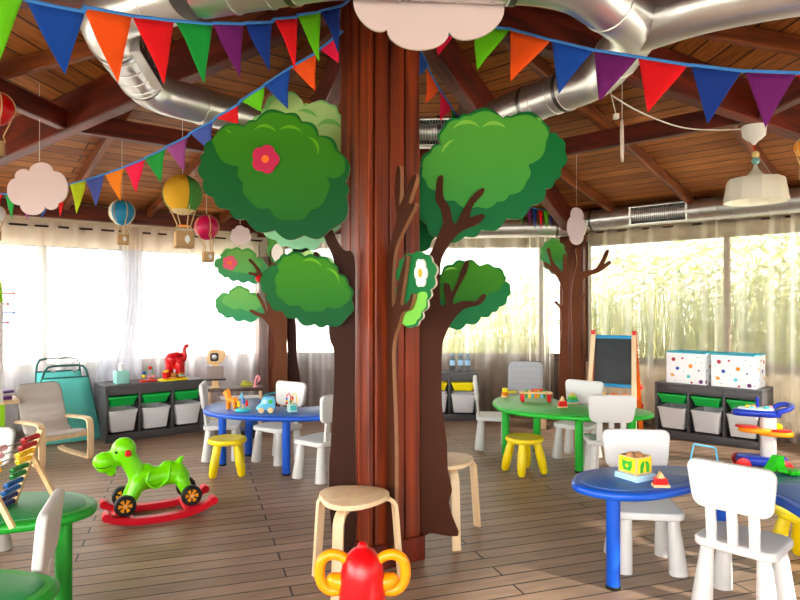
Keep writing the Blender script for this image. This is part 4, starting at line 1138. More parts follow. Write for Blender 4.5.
# ------------------------------------------------------------------ bentwood armchairs
def armchair(label,loc,rz,cush,s=1.0):
    t=thing('armchair',label,'armchair',loc,rz); t.scale=(s,s,s)
    # local: faces +y
    for sx in (-1,1):
        x=sx*.215; b=B()
        pts=[(x,.27,.012),(x,.285,.05),(x,.285,.28),(x,.27,.345),(x,.21,.372),(x,0,.365),(x,-.22,.35)]
        b.sweep(cr(pts,5),[(-.028,-.011),(.028,-.011),(.028,.011),(-.028,.011)],up=(0,-.2,1) if False else None)
        obj('arm',b,BIRCH,t,smooth=30)
        b=B(); pts=[(x,.285,.0115),(x,.0,.012),(x,-.27,.018),(x,-.30,.04)]
        b.sweep(cr(pts,4),[(-.028,-.011),(.028,-.011),(.028,.011),(-.028,.011)]); obj('runner',b,BIRCH,t,smooth=30)
        b=B(); xx=sx*.15; pts=[(xx,.27,.27),(xx,.10,.235),(xx,-.08,.215),(xx,-.16,.24),(xx,-.24,.40),(xx,-.33,.66)]
        b.sweep(cr(pts,5),[(-.018,-.009),(.018,-.009),(.018,.009),(-.018,.009)]); obj('frame_rail',b,BIRCH,t,smooth=30)
    b=B(); b.box((-.19,.245,.215),(.19,.262,.262),.003); b.box((-.215,-.01,.335),(.215,.01,.355) if False else (-.2,-.262,.36),.003) if False else None
    obj('front_rail',b,BIRCH,t)
    b=B(); b.cyl((-.215,-.19,.352),(.215,-.19,.352),.011,n=10); obj('back_bar',b,BIRCH,t)
    # cushion
    prof=cr([(0,.285,.285),(0,.15,.270),(0,-.02,.240),(0,-.10,.245),(0,-.155,.30),(0,-.21,.42),(0,-.27,.56),(0,-.315,.68)],6)
    b=B(); n=len(prof); vs=[]; fs=[]; sec=[]
    W=.203
    for i,p in enumerate(prof):
        tt=(prof[min(i+1,n-1)]-prof[max(i-1,0)]).normalized(); nn=Vector((0,-tt.z,tt.y)); nn=nn if nn.z>0 or nn.y>0 else -nn
        f=i/(n-1); end=min(1,min(f,1-f)*9); w=W*(.72+.28*sqrt(max(0,1-(1-end)**2)))
        th=.020*(.35+.65*end)+.003*sin(i*2.2)
        for (a,h) in ((-1,-.4),(-.96,-1),(-.5,-1.1),(0,-1.15),(.5,-1.1),(.96,-1),(1,-.4),(1,.4),(.96,.9),(.5,1.15),(0,1.2),(-.5,1.15),(-.96,.9),(-1,.4)):
            sec.append(Vector((a*w,p.y,p.z))+nn*(h*th+.015))
    m=14; b.add(sec,[(i*m+j,i*m+(j+1)%m,(i+1)*m+(j+1)%m,(i+1)*m+j) for i in range(n-1) for j in range(m)]+[tuple(range(m))[::-1],tuple(range((n-1)*m,n*m))])
    c=obj('cushion',b,cush,t,smooth=60,sub=1)
    b=B(); k0=[(sec[i*14+5]+sec[i*14+8])/2 for i in range(n)]; k1=[(sec[i*14]+sec[i*14+13])/2 for i in range(n-1,-1,-1)]
    b.tube([*k0[2:],*k1[:-2]],.005,6); obj('piping',b,mat('dark_grey_piping',(110,106,104),.9),c)
    return t
armchair('grey cushioned birch armchair at left in front of teal cots',(-3.07,5.52,0),face_to(.80,-.6),GREYF,.94)
armchair('cool grey cushioned armchair behind the right green table',(1.42,7.12,0),face_to(-.25,-1),GREYF2,1.0)

# ------------------------------------------------------------------ teal cots leaning by the window
def cot(label,p0,p1,top,wid_dir,w0,w1,lift):
    """folded cot leaning back: p0 foot centre, top centre"""
    t=thing('folding_cot',label,'folding cot',(p0.x,p0.y,0))
    u=Vector((*wid_dir,0)).normalized(); up=(top-p0).normalized(); n=u.cross(up)
    L=(top-p0).length
    def q(a,s): w=w0+(w1-w0)*s; return p0+u*(a*w/2)+up*(s*L)
    b=B(); pts=[q(-1,0),q(-1,.5),q(-1,.86)]+[q(-.97,.94),q(-.86,.985),q(-.6,1.0),q(.6,1.0),q(.86,.985),q(.97,.94)]+[q(1,.86),q(1,.5),q(1,0)]
    b.tube(pts,.011,8); b.tube([q(-1,.84),q(1,.84)],.009,8); obj('tube_frame',b,TEALM,t,world=True)
    b=B(); vs=[]; fs=[]; k=12
    for i in range(k+1):
        s=.01+.82*i/k
        for a in (-.985,-.5,0,.5,.985): vs.append(q(a,s)+n*(.012+.006*sin(i*1.9)*(1-abs(a))))
    for i in range(k):
        for j in range(4): r=i*5+j; fs.append((r,r+1,r+6,r+5))
    b.add(vs,fs); o=obj('fabric_panel',b,TEAL,t,world=True,smooth=80); md=o.modifiers.new('s','SOLIDIFY'); md.thickness=.006
    return t
f0=fl(92,447); f1=fl(44,452)
u=Vector((.74,.67))
c0=Vector((-3.30,6.10,.012))
cot('teal folding cot leaning at left, front one of two',c0+Vector((.06,-.05,0)),None,c0+Vector((-.05,.16,.735)),(.8,.6),.66,.36,0)
c1=Vector((-3.36,6.20,.012))
cot('teal folding cot leaning at left, rear and taller one',c1,None,c1+Vector((-.12,.16,.80)),(.8,.6),.46,.38,0)

# ------------------------------------------------------------------ rocking camel
cam=thing('rocking_toy','lime green rocking camel on red rocker with black wheels','rocking toy',(-1.565,4.04,0),radians(28))
CAM=mat('lime_green_plastic',(126,226,36),.32)
def c_(px,py,y=0):
    x=(px-157)/168; d=4.04+x*.47; return (x, y, EYE-(py-2.5-HY)*d/F)
blob('body',[(c_(123,452),(.076,.066,.078)),(c_(125,459),(.062,.055,.06)),(c_(117,461),c_(108,465),.045,.052),(c_(105,463.5),(.074,.064,.058)),(c_(105,471),(.05,.044,.026)),(c_(111,474),(.03,.03,.03)),
  (c_(126,458),c_(135,474),.055,.058),(c_(135,474),c_(140,482),.058,.075),(c_(140,481),c_(157,479),.076,.070),(c_(157,479),c_(176,475),.070,.068),(c_(176,474),c_(181,479),.062,.058),
  (c_(146,470),c_(149,474),.03,.034),(c_(165,468),c_(169,468),.032,.036),(c_(179,464),c_(182,459.5),.022,.014),
  (c_(137,484,-.045),c_(128,501,-.07),.048,.036),(c_(137,484,.045),c_(128,501,.07),.048,.036),
  (c_(181,481,-.045),c_(187,494,-.07),.046,.034),(c_(181,481,.045),c_(187,494,.07),.046,.034)],.009,CAM,cam,3)
b=B(); sp=[c_(147,472,-.058),c_(145,481,-.078),c_(150,487,-.076),c_(158,486,-.072),c_(166,478,-.07),c_(168,468,-.05)]
b.tube(cr(sp,5),.007,6); b.tube(cr([(x,-y,z) for x,y,z in sp],5),.007,6); obj('saddle_ridge',b,CAM,cam)
b=B(); b.lathe([(.014,-.105),(.02,-.1),(.02,-.085),(.012,-.08),(.012,.08),(.02,.085),(.02,.1),(.014,.105)],12,Matrix.Translation(c_(126,453))@Matrix.Rotation(pi/2,4,'X')); obj('handle_grip',b,RED,cam)
b=B(); b.ball(c_(115.5,453.5,-.046),.011,10); b.ball(c_(115.5,453.5,.046),.011,10); obj('eye',b,BLACK,cam)
b=B(); b.tube(cr([c_(94.5,467,-.01),c_(98,469,-.046),c_(105,468.5,-.054),c_(111,466,-.05)],4),.003,5); obj('mouth_line',b,mat('dark_green_line',(40,120,10),.5),cam)
ROCK=mat('red_rocker_plastic',(216,28,48),.35)
b=B()
for sy in (-1,1):
    y=sy*.14; pts=cr([(-.305,y,.072),(-.26,y,.048),(-.15,y,.026),(0,y,.020),(.15,y,.028),(.26,y,.056),(.318,y,.087)],6)
    b.sweep(pts,[(-.026,-.02),(.026,-.02),(.026,.02),(-.026,.02)],up=(0,0,1))
for x,z in ((-.215,.036),(.205,.045)): b.box((x-.06,-.14,z-.016),(x+.06,.14,z+.010),.006)
obj('rocker_rails',b,ROCK,cam,smooth=30)
for sy in (-1,1):
    for x,z in ((-.308,.075),(.320,.090)):
        b=B(); b.cyl((x,sy*.14-.036,z),(x,sy*.14+.036,z),.026,n=16); obj('rocker_end_knob',b,ROCK,cam)
WHH=mat('orange_wheel_hub',(244,160,30),.4)
for sy in (-1,1):
    for wx,wy in ((123,508),(189,497)):
        x,_,z=c_(wx,wy); x-=.05*0; z=.108 if wx<150 else .118; y=sy*.112
        Mx=Matrix.Translation((x,y,z+.01))@Matrix.Rotation(pi/2,4,'X')
        b=B(); b.lathe([(.042,-.022),(.056,-.022),(.064,-.014),(.064,.014),(.056,.022),(.042,.022)],24,Mx,cap=False); b.lathe([(.044,-.012),(.044,.012)],20,Mx); w=obj('wheel',b,BLACK,cam)
        b=B()
        for k in range(6):
            a=k*pi/3; R=Mx@Matrix.Rotation(a,4,'Z'); b.prism([(.012,-.004),(.038,-.013),(.041,0),(.038,.013),(.012,.004)],-.018,.018,.002,R)
        b.lathe([(.013,-.02),(.013,.02)],14,Mx); obj('wheel_hub',b,WHH,w)
        b=B(); b.lathe([(.007,-.023),(.007,.023)],10,Mx); obj('axle_cap',b,WHITE,w)

# ------------------------------------------------------------------ red ride-on toy in the foreground
ZR=2.15; rc=at(362.5,600,ZR)
rd=thing('ride_on_toy','red egg-shaped ride-on toy with orange loop handles in foreground','ride-on toy',(rc.x,ZR,0))
def r_(px,py): return ((px-362.5)*ZR/F, EYE-(py-HY)*ZR/F)
z=lambda py: EYE-(py-HY)*ZR/F
k=ZR/F
b=B(); b.lathe([(.06,.06),(.10,.10),(.105,.2)]+[(22.5*k,z(612)),(23.2*k,z(598)),(23.2*k,z(585)),(22.2*k,z(574)),(20*k,z(564.5)),(16.8*k,z(557)),(12.6*k,z(551.5)),(7.6*k,z(548.2)),(5.2*k,z(546.6)),(4.8*k,z(544.5)),(3.4*k,z(542.3)),(1*k,z(541.6))],28); obj('body',b,RED,rd,smooth=70)
for s in (-1,1):
    b=B()
    loop=[(13,563),(20,557),(27,554.5),(34,555),(40,559.5),(42.8,567),(42.6,577),(39,585.5),(33,590),(26,590.5),(18,589)]
    b.tube(cr([(s*x*k,0,z(y)) for x,y in loop],5),[4.9*k*(1+.12*sin(pi*i/50)) for i in range(51)],12)
    h=obj('handle',b,ORANGE,rd,smooth=70)
    b=B(); b.tube(cr([(s*16*k,0,z(583)),(s*25*k,0,z(581)),(s*30*k,0,z(578)),(s*33*k,0,z(574))],4),[9*k,9*k,9*k,9*k,8.6*k,8.2*k,7.8*k,7.4*k,7*k,6*k,5*k,4*k,2*k],12); obj('handle_web',b,ORANGE,h,smooth=70)
b=B(); b.lathe([(.05,.05),(.16,.05),(.17,.065),(.16,.085),(.06,.09)],28); obj('foot_plate',b,ORANGE,rd)
for a in range(4):
    an=a*pi/2+pi/4; b=B(); c=(.12*cos(an),.12*sin(an)); b.lathe([(.02,-.012),(.026,-.008),(.026,.008),(.02,.012)],14,Matrix.Translation((c[0],c[1],.026))@Matrix.Rotation(pi/2,4,'X')); obj('wheel',b,BLACK,rd)

# ------------------------------------------------------------------ toys on the left blue table
TH=.499
def onT(px,py,h=TH): return fl(px,py,h)
LION=mat('orange_toy_animal',(244,140,40),.45)
p=onT(232,409); t=thing('toy_pony','orange toy pony standing on left blue table','toy animal',p,radians(-20)); K=p.y/F
blob('body',[((-2*K,0,9*K),(4.2*K,3*K,3.4*K)),((3*K,0,9*K),3.2*K),((-5*K,0,11*K),(-5.5*K,0,16*K),2.8*K,2.6*K),((-6.5*K,0,16.5*K),(-9*K,0,15*K),2.4*K,1.7*K),((-4.6*K,0,19*K),(-4.5*K,0,20*K),1.1*K,.6*K)]+
  [((x*K,y*K,8*K),(x*K,y*K,.6*K),1.7*K,1.3*K) for x in (-4,4) for y in (-1.8,1.8)]+[((5.5*K,0,10*K),(8*K,0,6*K),1.3*K,1*K)],.0055,LION,t,2)
b=B(); b.tube(cr([(-4*K,0,19*K),(-2.6*K,0,16*K),(-2.2*K,0,12*K)],4),[1.2*K*.9]*9,8); obj('mane',b,TOYO,t)
p=onT(243,411); t=thing('merry_go_round_toy','small carousel toy with teal base beside orange pony','toy',p); K=p.y/F
b=B(); b.lathe([(7*K,0),(8*K,1.2*K),(7.4*K,2.4*K),(2*K,3*K)],20); obj('base',b,mat('turquoise_plastic',(60,190,196),.4),t)
b=B(); b.cyl((0,0,2*K),(0,0,15*K),.8*K,n=8); obj('post',b,PINEW,t)
for q,(dx,hz,m) in enumerate(((-4,6,TOYY),(4,7,REDMAT),(1,9,TOYB),(-1,14,LBLUE))):
    b=B(); b.ball((dx*K,-.6*K,hz*K),(1.7*K,1.7*K,2.2*K),10); b.ball((dx*K,-.6*K,(hz+2.8)*K),1.3*K,10); obj('rider',b,m,t)
p=onT(266,412); t=thing('toy_car','light blue wooden toy car on left blue table','toy car',p,radians(10)); K=p.y/F
b=B(); Mx=Matrix.Rotation(pi/2,4,'X'); b.prism([(v.x,v.y) for v in cr([Vector(q) for q in ((-8*K,3*K,0),(-8*K,7*K,0),(-5.5*K,8.2*K,0),(-3.6*K,14*K,0),(-1*K,15.6*K,0),(6*K,15.6*K,0),(8.2*K,13.5*K,0),(8.2*K,3*K,0))],4,True)],-.04,.04,.01,Mx); obj('car_body',b,LBLUE,t)
b=B(); b.prism(rrect(4*K,4*K,.008,3,-1*K,11*K),.036,.042,.001,Mx); b.prism(rrect(4.2*K,4*K,.008,3,4.6*K,11*K),.036,.042,.001,Mx,1); obj('windows',b,[mat('pale_glass_paint',(190,226,240),.3),TOYG],t)
for x in (-4.6,4.6):
    for y in (-.048,.048):
        b=B(); b.lathe([(2.7*K,-.01),(2.9*K,0),(2.7*K,.01)],16,Matrix.Translation((x*K,y,2.8*K))@Mx); w=obj('wheel',b,PINEW,t)
b=B(); b.tube(cr([(-2*K,0,15.4*K),(0,0,17.6*K),(6*K,0,18.6*K),(9*K,0,19.6*K),(7*K,0,18*K)],4),.006,6); obj('roof_loop',b,mat('teal_loop',(30,120,130),.4),t)
p=onT(292,411.5); t=thing('bead_maze','small bead maze cube with wire loops on left blue table','toy',p,radians(25)); K=p.y/F
b=B(); b.box((-4.5*K,-4*K,0),(4.5*K,4*K,8*K),.006); obj('cube',b,mat('pale_mint_paint',(190,226,214),.45),t)
b=B(); b.prism(rrect(6*K,5*K,.006,3,0,4*K),4*K,4*K+.004,.001,Matrix.Rotation(pi/2,4,'X')); obj('panel',b,mat('aqua_paint',(90,196,190),.4),t)
for xx,m in ((-3.4,REDMAT),(2.5,TOYY)):
    b=B(); b.tube(cr([((xx-2)*K,0,7*K),((xx-2)*K,0,15*K),(xx*K,0,18*K),((xx+2)*K,0,15*K),((xx+2)*K,0,7*K)],5),.004,6); obj('wire_loop',b,m,t)
for q,(x,h,m) in enumerate(((-5.4,9,REDMAT),(-5.4,11.2,TOYY),(-5.4,13,TOYB),(.5,12,TOYO),(.5,14,REDMAT),(-1.4,10,TOYG))):
    b=B(); b.ball((x*K,0,h*K),1.25*K,10); obj('bead',b,m,t)
p=onT(237,397.5); t=thing('paper_sheet','white paper sheets lying on left blue table','paper',p,radians(20))
b=B(); b.box((-.15,-.10,0),(.15,.10,.004)); b.box((-.02,-.12,.004),(.20,.06,.007)); obj('paper',b,mat('white_paper',(240,240,240),.8),t)

# ------------------------------------------------------------------ toys on the right green table
p=onT(505,397); K=p.y/F; t=thing('stacking_cups','yellow and orange stacking cup on left end of right green table','toy',p)
for q,(r0,r1,h0,h1,m) in enumerate(((3.6,3.9,0,2,PINEW),(3.1,3.3,2,5,TOYO),(2.7,2.9,5,8.8,TUBY))):
    b=B(); b.lathe([(r0*K,h0*K),(r1*K,(h0+.3)*K),(r1*K,h1*K),(r0*.8*K,h1*K)],18); obj('cup',b,m,t)
p=onT(512,393.5); t=thing('toy_banana','yellow toy shape lying behind the stacking cup','toy',p)
b=B(); b.tube(cr([(-.04,.0,.012),(.0,.02,.012),(.05,.01,.012)],4),[.006,.010,.012,.012,.012,.012,.012,.010,.005],8); obj('fruit',b,TUBY,t)
p=onT(535.5,401); K=p.y/F; t=thing('hammer_bench','wooden hammering bench with coloured pegs and red legs on green table','toy',p,radians(-6))
b=B(); b.box((-16*K,-5*K,7.5*K),(16*K,5*K,9.5*K),.004); obj('bench_top',b,PINEW,t)
for sx in (-13,13):
    for sy in (-3.6,3.6):
        b=B(); b.box(((sx-1.8)*K,(sy-1.2)*K,0),((sx+1.8)*K,(sy+1.2)*K,7.5*K),.004); obj('leg',b,REDMAT,t)
for q,m in enumerate((TOYG,TOYY,LBLUE,TOYO,TOYY,LBLUE,TOYG)):
    x=(-9+q*3)*K; y=(-2.2 if q%2 else 2.2)*K; b=B(); b.cyl((x,y,3*K),(x,y,(11.4-(q%3))*K),1.25*K,n=10); obj('peg',b,m,t)
b=B(); b.box((-4*K,3*K,9.7*K),(9*K,4.4*K,11.5*K),.003); obj('red_bar',b,REDMAT,t)
p=onT(512,392.6); 
def pyramid(label,p,rz,layers,K):
    t=thing('stacking_blocks',label,'toy blocks',p,rz)
    for q,(w0,w1,z0,z1,m,d) in enumerate(layers):
        b=B(); vs=[]
        for w,zz in ((w0,z0),(w1,z1)): vs+=[(-w*K,-d*K,zz*K),(w*K,-d*K,zz*K),(w*K,d*K,zz*K),(-w*K,d*K,zz*K)]
        b.add(vs,[(0,3,2,1),(4,5,6,7),(0,1,5,4),(1,2,6,5),(2,3,7,6),(3,0,4,7)]); obj('block',b,m,t,smooth=0)
    return t
p=onT(562.5,407.5); pyramid('red wooden stacking pyramid with pointed top on green table',p,.1,[(4.5,4.5,0,1.3,PINEW,2.6),(4.3,4.0,1.3,4.2,REDMAT,2.4),(4.0,3.2,4.2,6.6,REDMAT,2.4),(2.2,.2,6.6,11,PINEW,2)],p.y/F)
p=onT(572.5,403.5); pyramid('rainbow wooden stacking tower on green table beside the red pyramid',p,.3,[(5.2,5.2,0,1.4,PINEW,4),(4.4,4.4,1.4,3.8,mat('teal_block',(50,170,160),.45),3.4),(3.6,3.6,3.8,6.4,TOYG,3),(2.8,2.8,6.4,8.6,mat('lime_block',(150,200,60),.45),2.4),(2,2,8.6,10.6,PINEW,1.8)],p.y/F)

# ------------------------------------------------------------------ toys on the right blue table
p=onT(635,478); K=p.y/F; t=thing('shape_sorter','yellow and green wooden toy box on pale blue tray, right blue table','toy box',p,radians(30))
s_=.056
b=B(); b.box((-.068,-.068,0),(.068,.068,.03),.003); obj('tray',b,mat('pale_blue_card',(176,212,232),.5),t)
b=B()
for lo_,hi_ in (((-s_,-s_,.03),(s_,-s_+.007,.115)),((-s_,s_-.007,.03),(s_,s_,.115)),((-s_,-s_+.007,.03),(-s_+.007,s_-.007,.115)),((s_-.007,-s_+.007,.03),(s_,s_-.007,.115)),((-s_,-s_,.03),(s_,s_,.037))): b.box(lo_,hi_,.0015)
bx=obj('box_walls',b,PINEW,t)
YP=mat('yellow_picture_panel',(236,216,30),.5); GP=mat('green_picture',(60,170,60),.5)
for side in range(2):
    Mx=(Matrix.Translation((0,-s_,.075)) if side==0 else Matrix.Translation((-s_,0,.075))@Matrix.Rotation(-pi/2,4,'Z'))@Matrix.Rotation(pi/2,4,'X')@Matrix.Scale(.85,4)
    b=B(); b.prism(rrect(.112,.080,.004),-.001,.0015,0,Mx,0)
    if side==0:
        a=[(.038*cos(pi*k/14),.030*sin(pi*k/14)-.004) for k in range(15)]
        b.prism(a+[(-.038,-.040),(-.014,-.040),(-.014,-.018)]+[(.0-.014+.028*k/6,-.018+.016*sin(pi*k/6)) for k in range(1,6)]+[(.014,-.018),(.014,-.040),(.038,-.040)],.0,.003,0,Mx,1)
        b.prism([(-.004,.028),(.004,.028),(.004,.006),(.012,.0),(.004,-.012),(-.006,-.006)],.001,.0042,0,Mx,0)
    else:
        b.prism([(-.034,.034),(-.026,.022),(.0,.018),(.026,.022),(.034,.034),(.034,-.012),(.022,-.034),(-.022,-.034),(-.034,-.012)],.0,.003,0,Mx,1)
        b.prism(circ(.010,14,0,-.006),.001,.0042,0,Mx,0)
    obj('picture_panel',b,[YP,GP],bx,smooth=0)
WB=wood('wooden_ball',(176,120,70),(206,150,96),(1,1,1))
for q,(x,y) in enumerate(((-.022,.018),(.03,.0),(.0,-.03))):
    b=B(); b.ball((x*.85,y*.85,.107),.022,14); ob=obj('toy_ball',b,WB,None,loc=(0,0,0)); ob.location=p; ob.rotation_euler=(0,0,radians(30))
    tag(ob,'brown wooden ball heaped in the yellow and green toy box','toy ball','wooden balls in the toy box')
p=onT(660.5,486.5); pyramid('red and natural wooden pyramid blocks on right blue table',p,radians(-4),[(9.3,9.3,0,3.2,PINEW,5.5),(7.6,7.2,3.2,6.6,REDMAT,5),(7,6.4,6.8,10.6,REDMAT,5),(4,.3,10.6,17.6,PINEW,4)],.84*p.y/F)
p=onT(774.5,470); K=p.y/F; t=thing('toy_wedge','green triangular block standing on right end of blue table','toy block',p,radians(15))
b=B(); vs=[(-8*K,-5*K,0),(9*K,-5*K,0),(6*K,-5*K,15*K),(-1*K,-5*K,15*K),(-8*K,6*K,0),(9*K,6*K,0),(6*K,2*K,15*K),(-1*K,2*K,15*K)]
b.add(vs,[(0,1,2,3),(5,4,7,6),(4,0,3,7),(1,5,6,2),(3,2,6,7),(4,5,1,0)]); obj('wedge',b,mat('bright_green_paint',(50,190,40),.4),t,smooth=0)
p=onT(793,473.5); t=thing('toy_star','flat green star pieces lying beside the green block','toy block',p,.3); K=p.y/F
b=B(); b.prism([((8 if k%2==0 else 4)*1.6*K*cos(pi*k/5),(8 if k%2==0 else 4)*1.6*K*sin(pi*k/5)) for k in range(10)],0,.02,.003); obj('star',b,mat('bright_green_paint'),t)

# ------------------------------------------------------------------ abacus on the near green table
aq=thing('abacus','wooden rainbow abacus standing on near left green table','abacus',(-1.605,2.55,.499))
def A_(x,y,z): return (x+1.60-1.60+0, y, z)
lean=.115/.30
yN,yF=-.16,.15
for yy in (yN,yF):
    b=B(); b.sweep([(-.065,yy,.0),(.055,yy,.318)],[(-.011,-.009),(.011,-.009),(.011,.009),(-.011,.009)],up=(0,1,0)); obj('upright',b,PINEW,aq,smooth=25)
    b=B(); b.sweep([(.012,yy,.215),(.125,yy,.003)],[(-.009,-.008),(.009,-.008),(.009,.008),(-.009,.008)],up=(0,1,0)); obj('brace',b,PINEW,aq,smooth=25)
cols=[('bead_red',(176,20,24)),('bead_red',0),('bead_yellow',(246,200,20)),('bead_yellow',0),('bead_green',(20,120,50)),('bead_green',0),('bead_blue',(30,90,160)),('bead_blue',0),('bead_navy',(28,34,96)),('bead_navy',0)]
PKB=mat('bead_pale_pink',(232,176,180),.35)
for q,(nm,rgb) in enumerate(cols):
    m=mat(nm,rgb if rgb else (0,0,0),.35)
    f=(9.4-q)/10.2; x=-.065+.12*f; z=.318*f
    b=B(); b.cyl((x,yN,z),(x,yF,z),.0022,n=6); obj('wire',b,WIRE,aq)
    for k in range(10):
        yy = yF-.016-k*.0185 if k<6 else yN+.016+(k-6)*.0185
        if q in (3,5): yy = yF-.016-k*.0185 if k<5 else yN+.016+(k-5)*.0185
        b=B(); b.lathe([(.005,-.0085),(.011,-.007),(.0125,0),(.011,.007),(.005,.0085)],10,Matrix.Translation((x,yy,z))@Matrix.Rotation(pi/2,4,'X'))
        obj('bead',b,PKB if (k>=6 and q<2) else m,aq)

# ------------------------------------------------------------------ chalkboard easel
ea=fl(612,427)
t=thing('easel','wooden chalkboard easel with blue trays and red caps','easel',(2.20,6.45,0),radians(-29))
CHK=mat('chalkboard',(50,54,56),.7,var=.25,vscale=8,bump=.05); EBL=mat('easel_blue_tray',(40,140,190),.4); EOR=mat('easel_orange_wood',(226,110,40),.5)
for sx in (-1,1):
    b=B(); b.sweep([(sx*.235,-.20,0),(sx*.20,.02,1.06)],[(-.022,-.012),(.022,-.012),(.022,.012),(-.022,.012)],up=(0,1,0)); obj('front_leg',b,BIRCH,t,smooth=25)
    b=B(); b.sweep([(sx*.235,.30,0),(sx*.20,.05,1.05)],[(-.022,-.012),(.022,-.012),(.022,.012),(-.022,.012)],up=(0,1,0)); obj('rear_leg',b,EOR,t,smooth=25)
    b=B(); b.sweep([(sx*.203,.035,.98),(sx*.203,.035,1.09)],[(-.02,-.03),(.02,-.03),(.018,.026),(-.018,.026)],up=(0,1,0)); obj('red_cap',b,RED,t,smooth=25)
Mx=Matrix.Translation((0,-.012,.775))@Matrix.Rotation(radians(-11.7),4,'X')
b=B(); b.box((-.185,-.008,-.235),(.185,.008,.235),.002,Mx); obj('chalk_panel',b,CHK,t)
for zz in (-.25,.25):
    b=B(); b.box((-.19,-.024,zz-.018),(.19,.014,zz+.018),.005,Mx); obj('tray',b,EBL,t)
b=B(); b.box((-.215,-.17,.37),(.215,.24,.39),.003); obj('paint_shelf',b,RED,t)
for q,x in enumerate((-.1,.02,.12)):
    b=B(); b.lathe([(.03,.39),(.034,.45),(.03,.45)],12,Matrix.Translation((x,-.05,0))); obj('paint_pot',b,(TOYY,EOR,TOYO)[q],t)
for zz,yy in ((.50,.20),(.30,.25)):
    b=B(); b.ball((.235,yy,zz),.03,10); obj('red_knob',b,RED,t)

# ------------------------------------------------------------------ toy activity stand at right
p=Vector((2.96,5.12,0)); t=thing('activity_stand','blue, white and orange toy activity stand on red wheels','toy',p,radians(-20)); K=5.12/F
NB=mat('navy_toy_plastic',(26,52,166),.3)
b=B(); b.prism(rrect(46*K,24*K,.08),.045,.12,.025); obj('base',b,NB,t)
for sx in (-1,1):
    for sy in (-1,1):
        b=B(); b.lathe([(.035,-.025),(.055,-.02),(.058,0),(.055,.02),(.035,.025)],18,Matrix.Translation((sx*18*K,sy*.105,.058))@Matrix.Rotation(pi/2,4,'X')); obj('wheel',b,RED,t)
b=B(); b.prism(rrect(14*K,10*K,.03),.10,.47,.01,Matrix.Translation((6*K,0,0))); obj('column',b,WHITE,t)
b=B(); b.prism([(v.x,v.y) for v in cr([Vector(q) for q in ((-23*K,-8*K,0),(-26*K,0,0),(-20*K,9*K,0),(4*K,11*K,0),(16*K,10*K,0),(18*K,0,0),(14*K,-9*K,0),(0,-12*K,0))],5,True)],.445,.50,.02); tp=obj('top_tray',b,NB,t)
b=B(); b.prism([(v.x*.8,v.y*.8) for v in cr([Vector(q) for q in ((-23*K,-8*K,0),(-26*K,0,0),(-20*K,9*K,0),(4*K,11*K,0),(12*K,9*K,0),(12*K,-7*K,0),(0,-12*K,0))],5,True)],.49,.512,.004); obj('play_panel',b,mat('pale_aqua_plastic',(200,226,232),.4),tp)
for q,(x,y,m) in enumerate(((-12,0,TOYY),(-6,4,TOYO),(-9,-5,LBLUE),(4,-3,mat('turquoise_plastic')),(8,2,PINK))):
    b=B(); b.lathe([(2.6*K,.51),(2.4*K,.528),(.3*K,.532)],12,Matrix.Translation((x*K,y*K,0))); obj('button',b,m,tp)
b=B(); b.cyl((-3*K,3*K,.50),(-3*K,3*K,.585),.012,n=10); b.ball((-3*K,3*K,.585),.014,10); obj('lever',b,NB,tp)
b=B(); b.tube(cr([(10*K,8*K,.49),(18*K,12*K,.53),(26*K,10*K,.535),(27*K,2*K,.53),(22*K,-6*K,.515),(12*K,-9*K,.49)],5),.020,10); obj('handle',b,NB,t,smooth=70)
b=B(); b.prism(circ(15*K,20,-6*K,-3*K,10*K),.315,.352,.01); obj('orange_bowl',b,ORANGE,t)
b=B(); b.prism(circ(16*K,20,12*K,-2*K,10*K),.295,.332,.01); obj('orange_bowl',b,ORANGE,t)
for x,zz in ((-14,.352),(16,.332)):
    b=B(); b.prism(circ(10*K,18,x*K,-3*K,7*K),zz,zz+.016,.005); obj('red_rim',b,RED,t)
b=B(); b.lathe([(5*K,.34),(5.5*K,.37),(3*K,.385)],14,Matrix.Translation((14*K,4*K,0))); obj('yellow_cup',b,TUBY,t)
# pale blue doll stroller behind the front chair
p=Vector((2.27,4.66,0)); t=thing('doll_stroller','light blue toy stroller handle behind right blue table chair','toy',p,radians(-10))
b=B(); b.tube([(-.10,.0,.19),(-.085,-.03,.315),(-.08,-.03,.322),(.06,-.03,.300),(.072,-.02,.29),(.09,.0,.2)],.007,8); b.tube([(-.10,0,.19),(-.12,.1,.05)],.007,8); b.tube([(.09,0,.2),(.12,.1,.05)],.007,8); b.tube([(-.12,-.12,.05),(-.10,0,.19)],.007,8); b.tube([(.12,-.12,.05),(.09,0,.2)],.007,8); obj('tube_frame',b,LBLUE,t)
b=B(); b.ball((-.03,.0,.15),(.075,.11,.05),14); obj('seat',b,LBLUE,t)
for x in (-.12,.12):
    for y in (-.12,.1):
        b=B(); b.lathe([(.03,-.012),(.042,-.01),(.042,.01),(.03,.012)],14,Matrix.Translation((x,y,.042))@Matrix.Rotation(pi/2,4,'Y')); obj('wheel',b,WHITE,t)

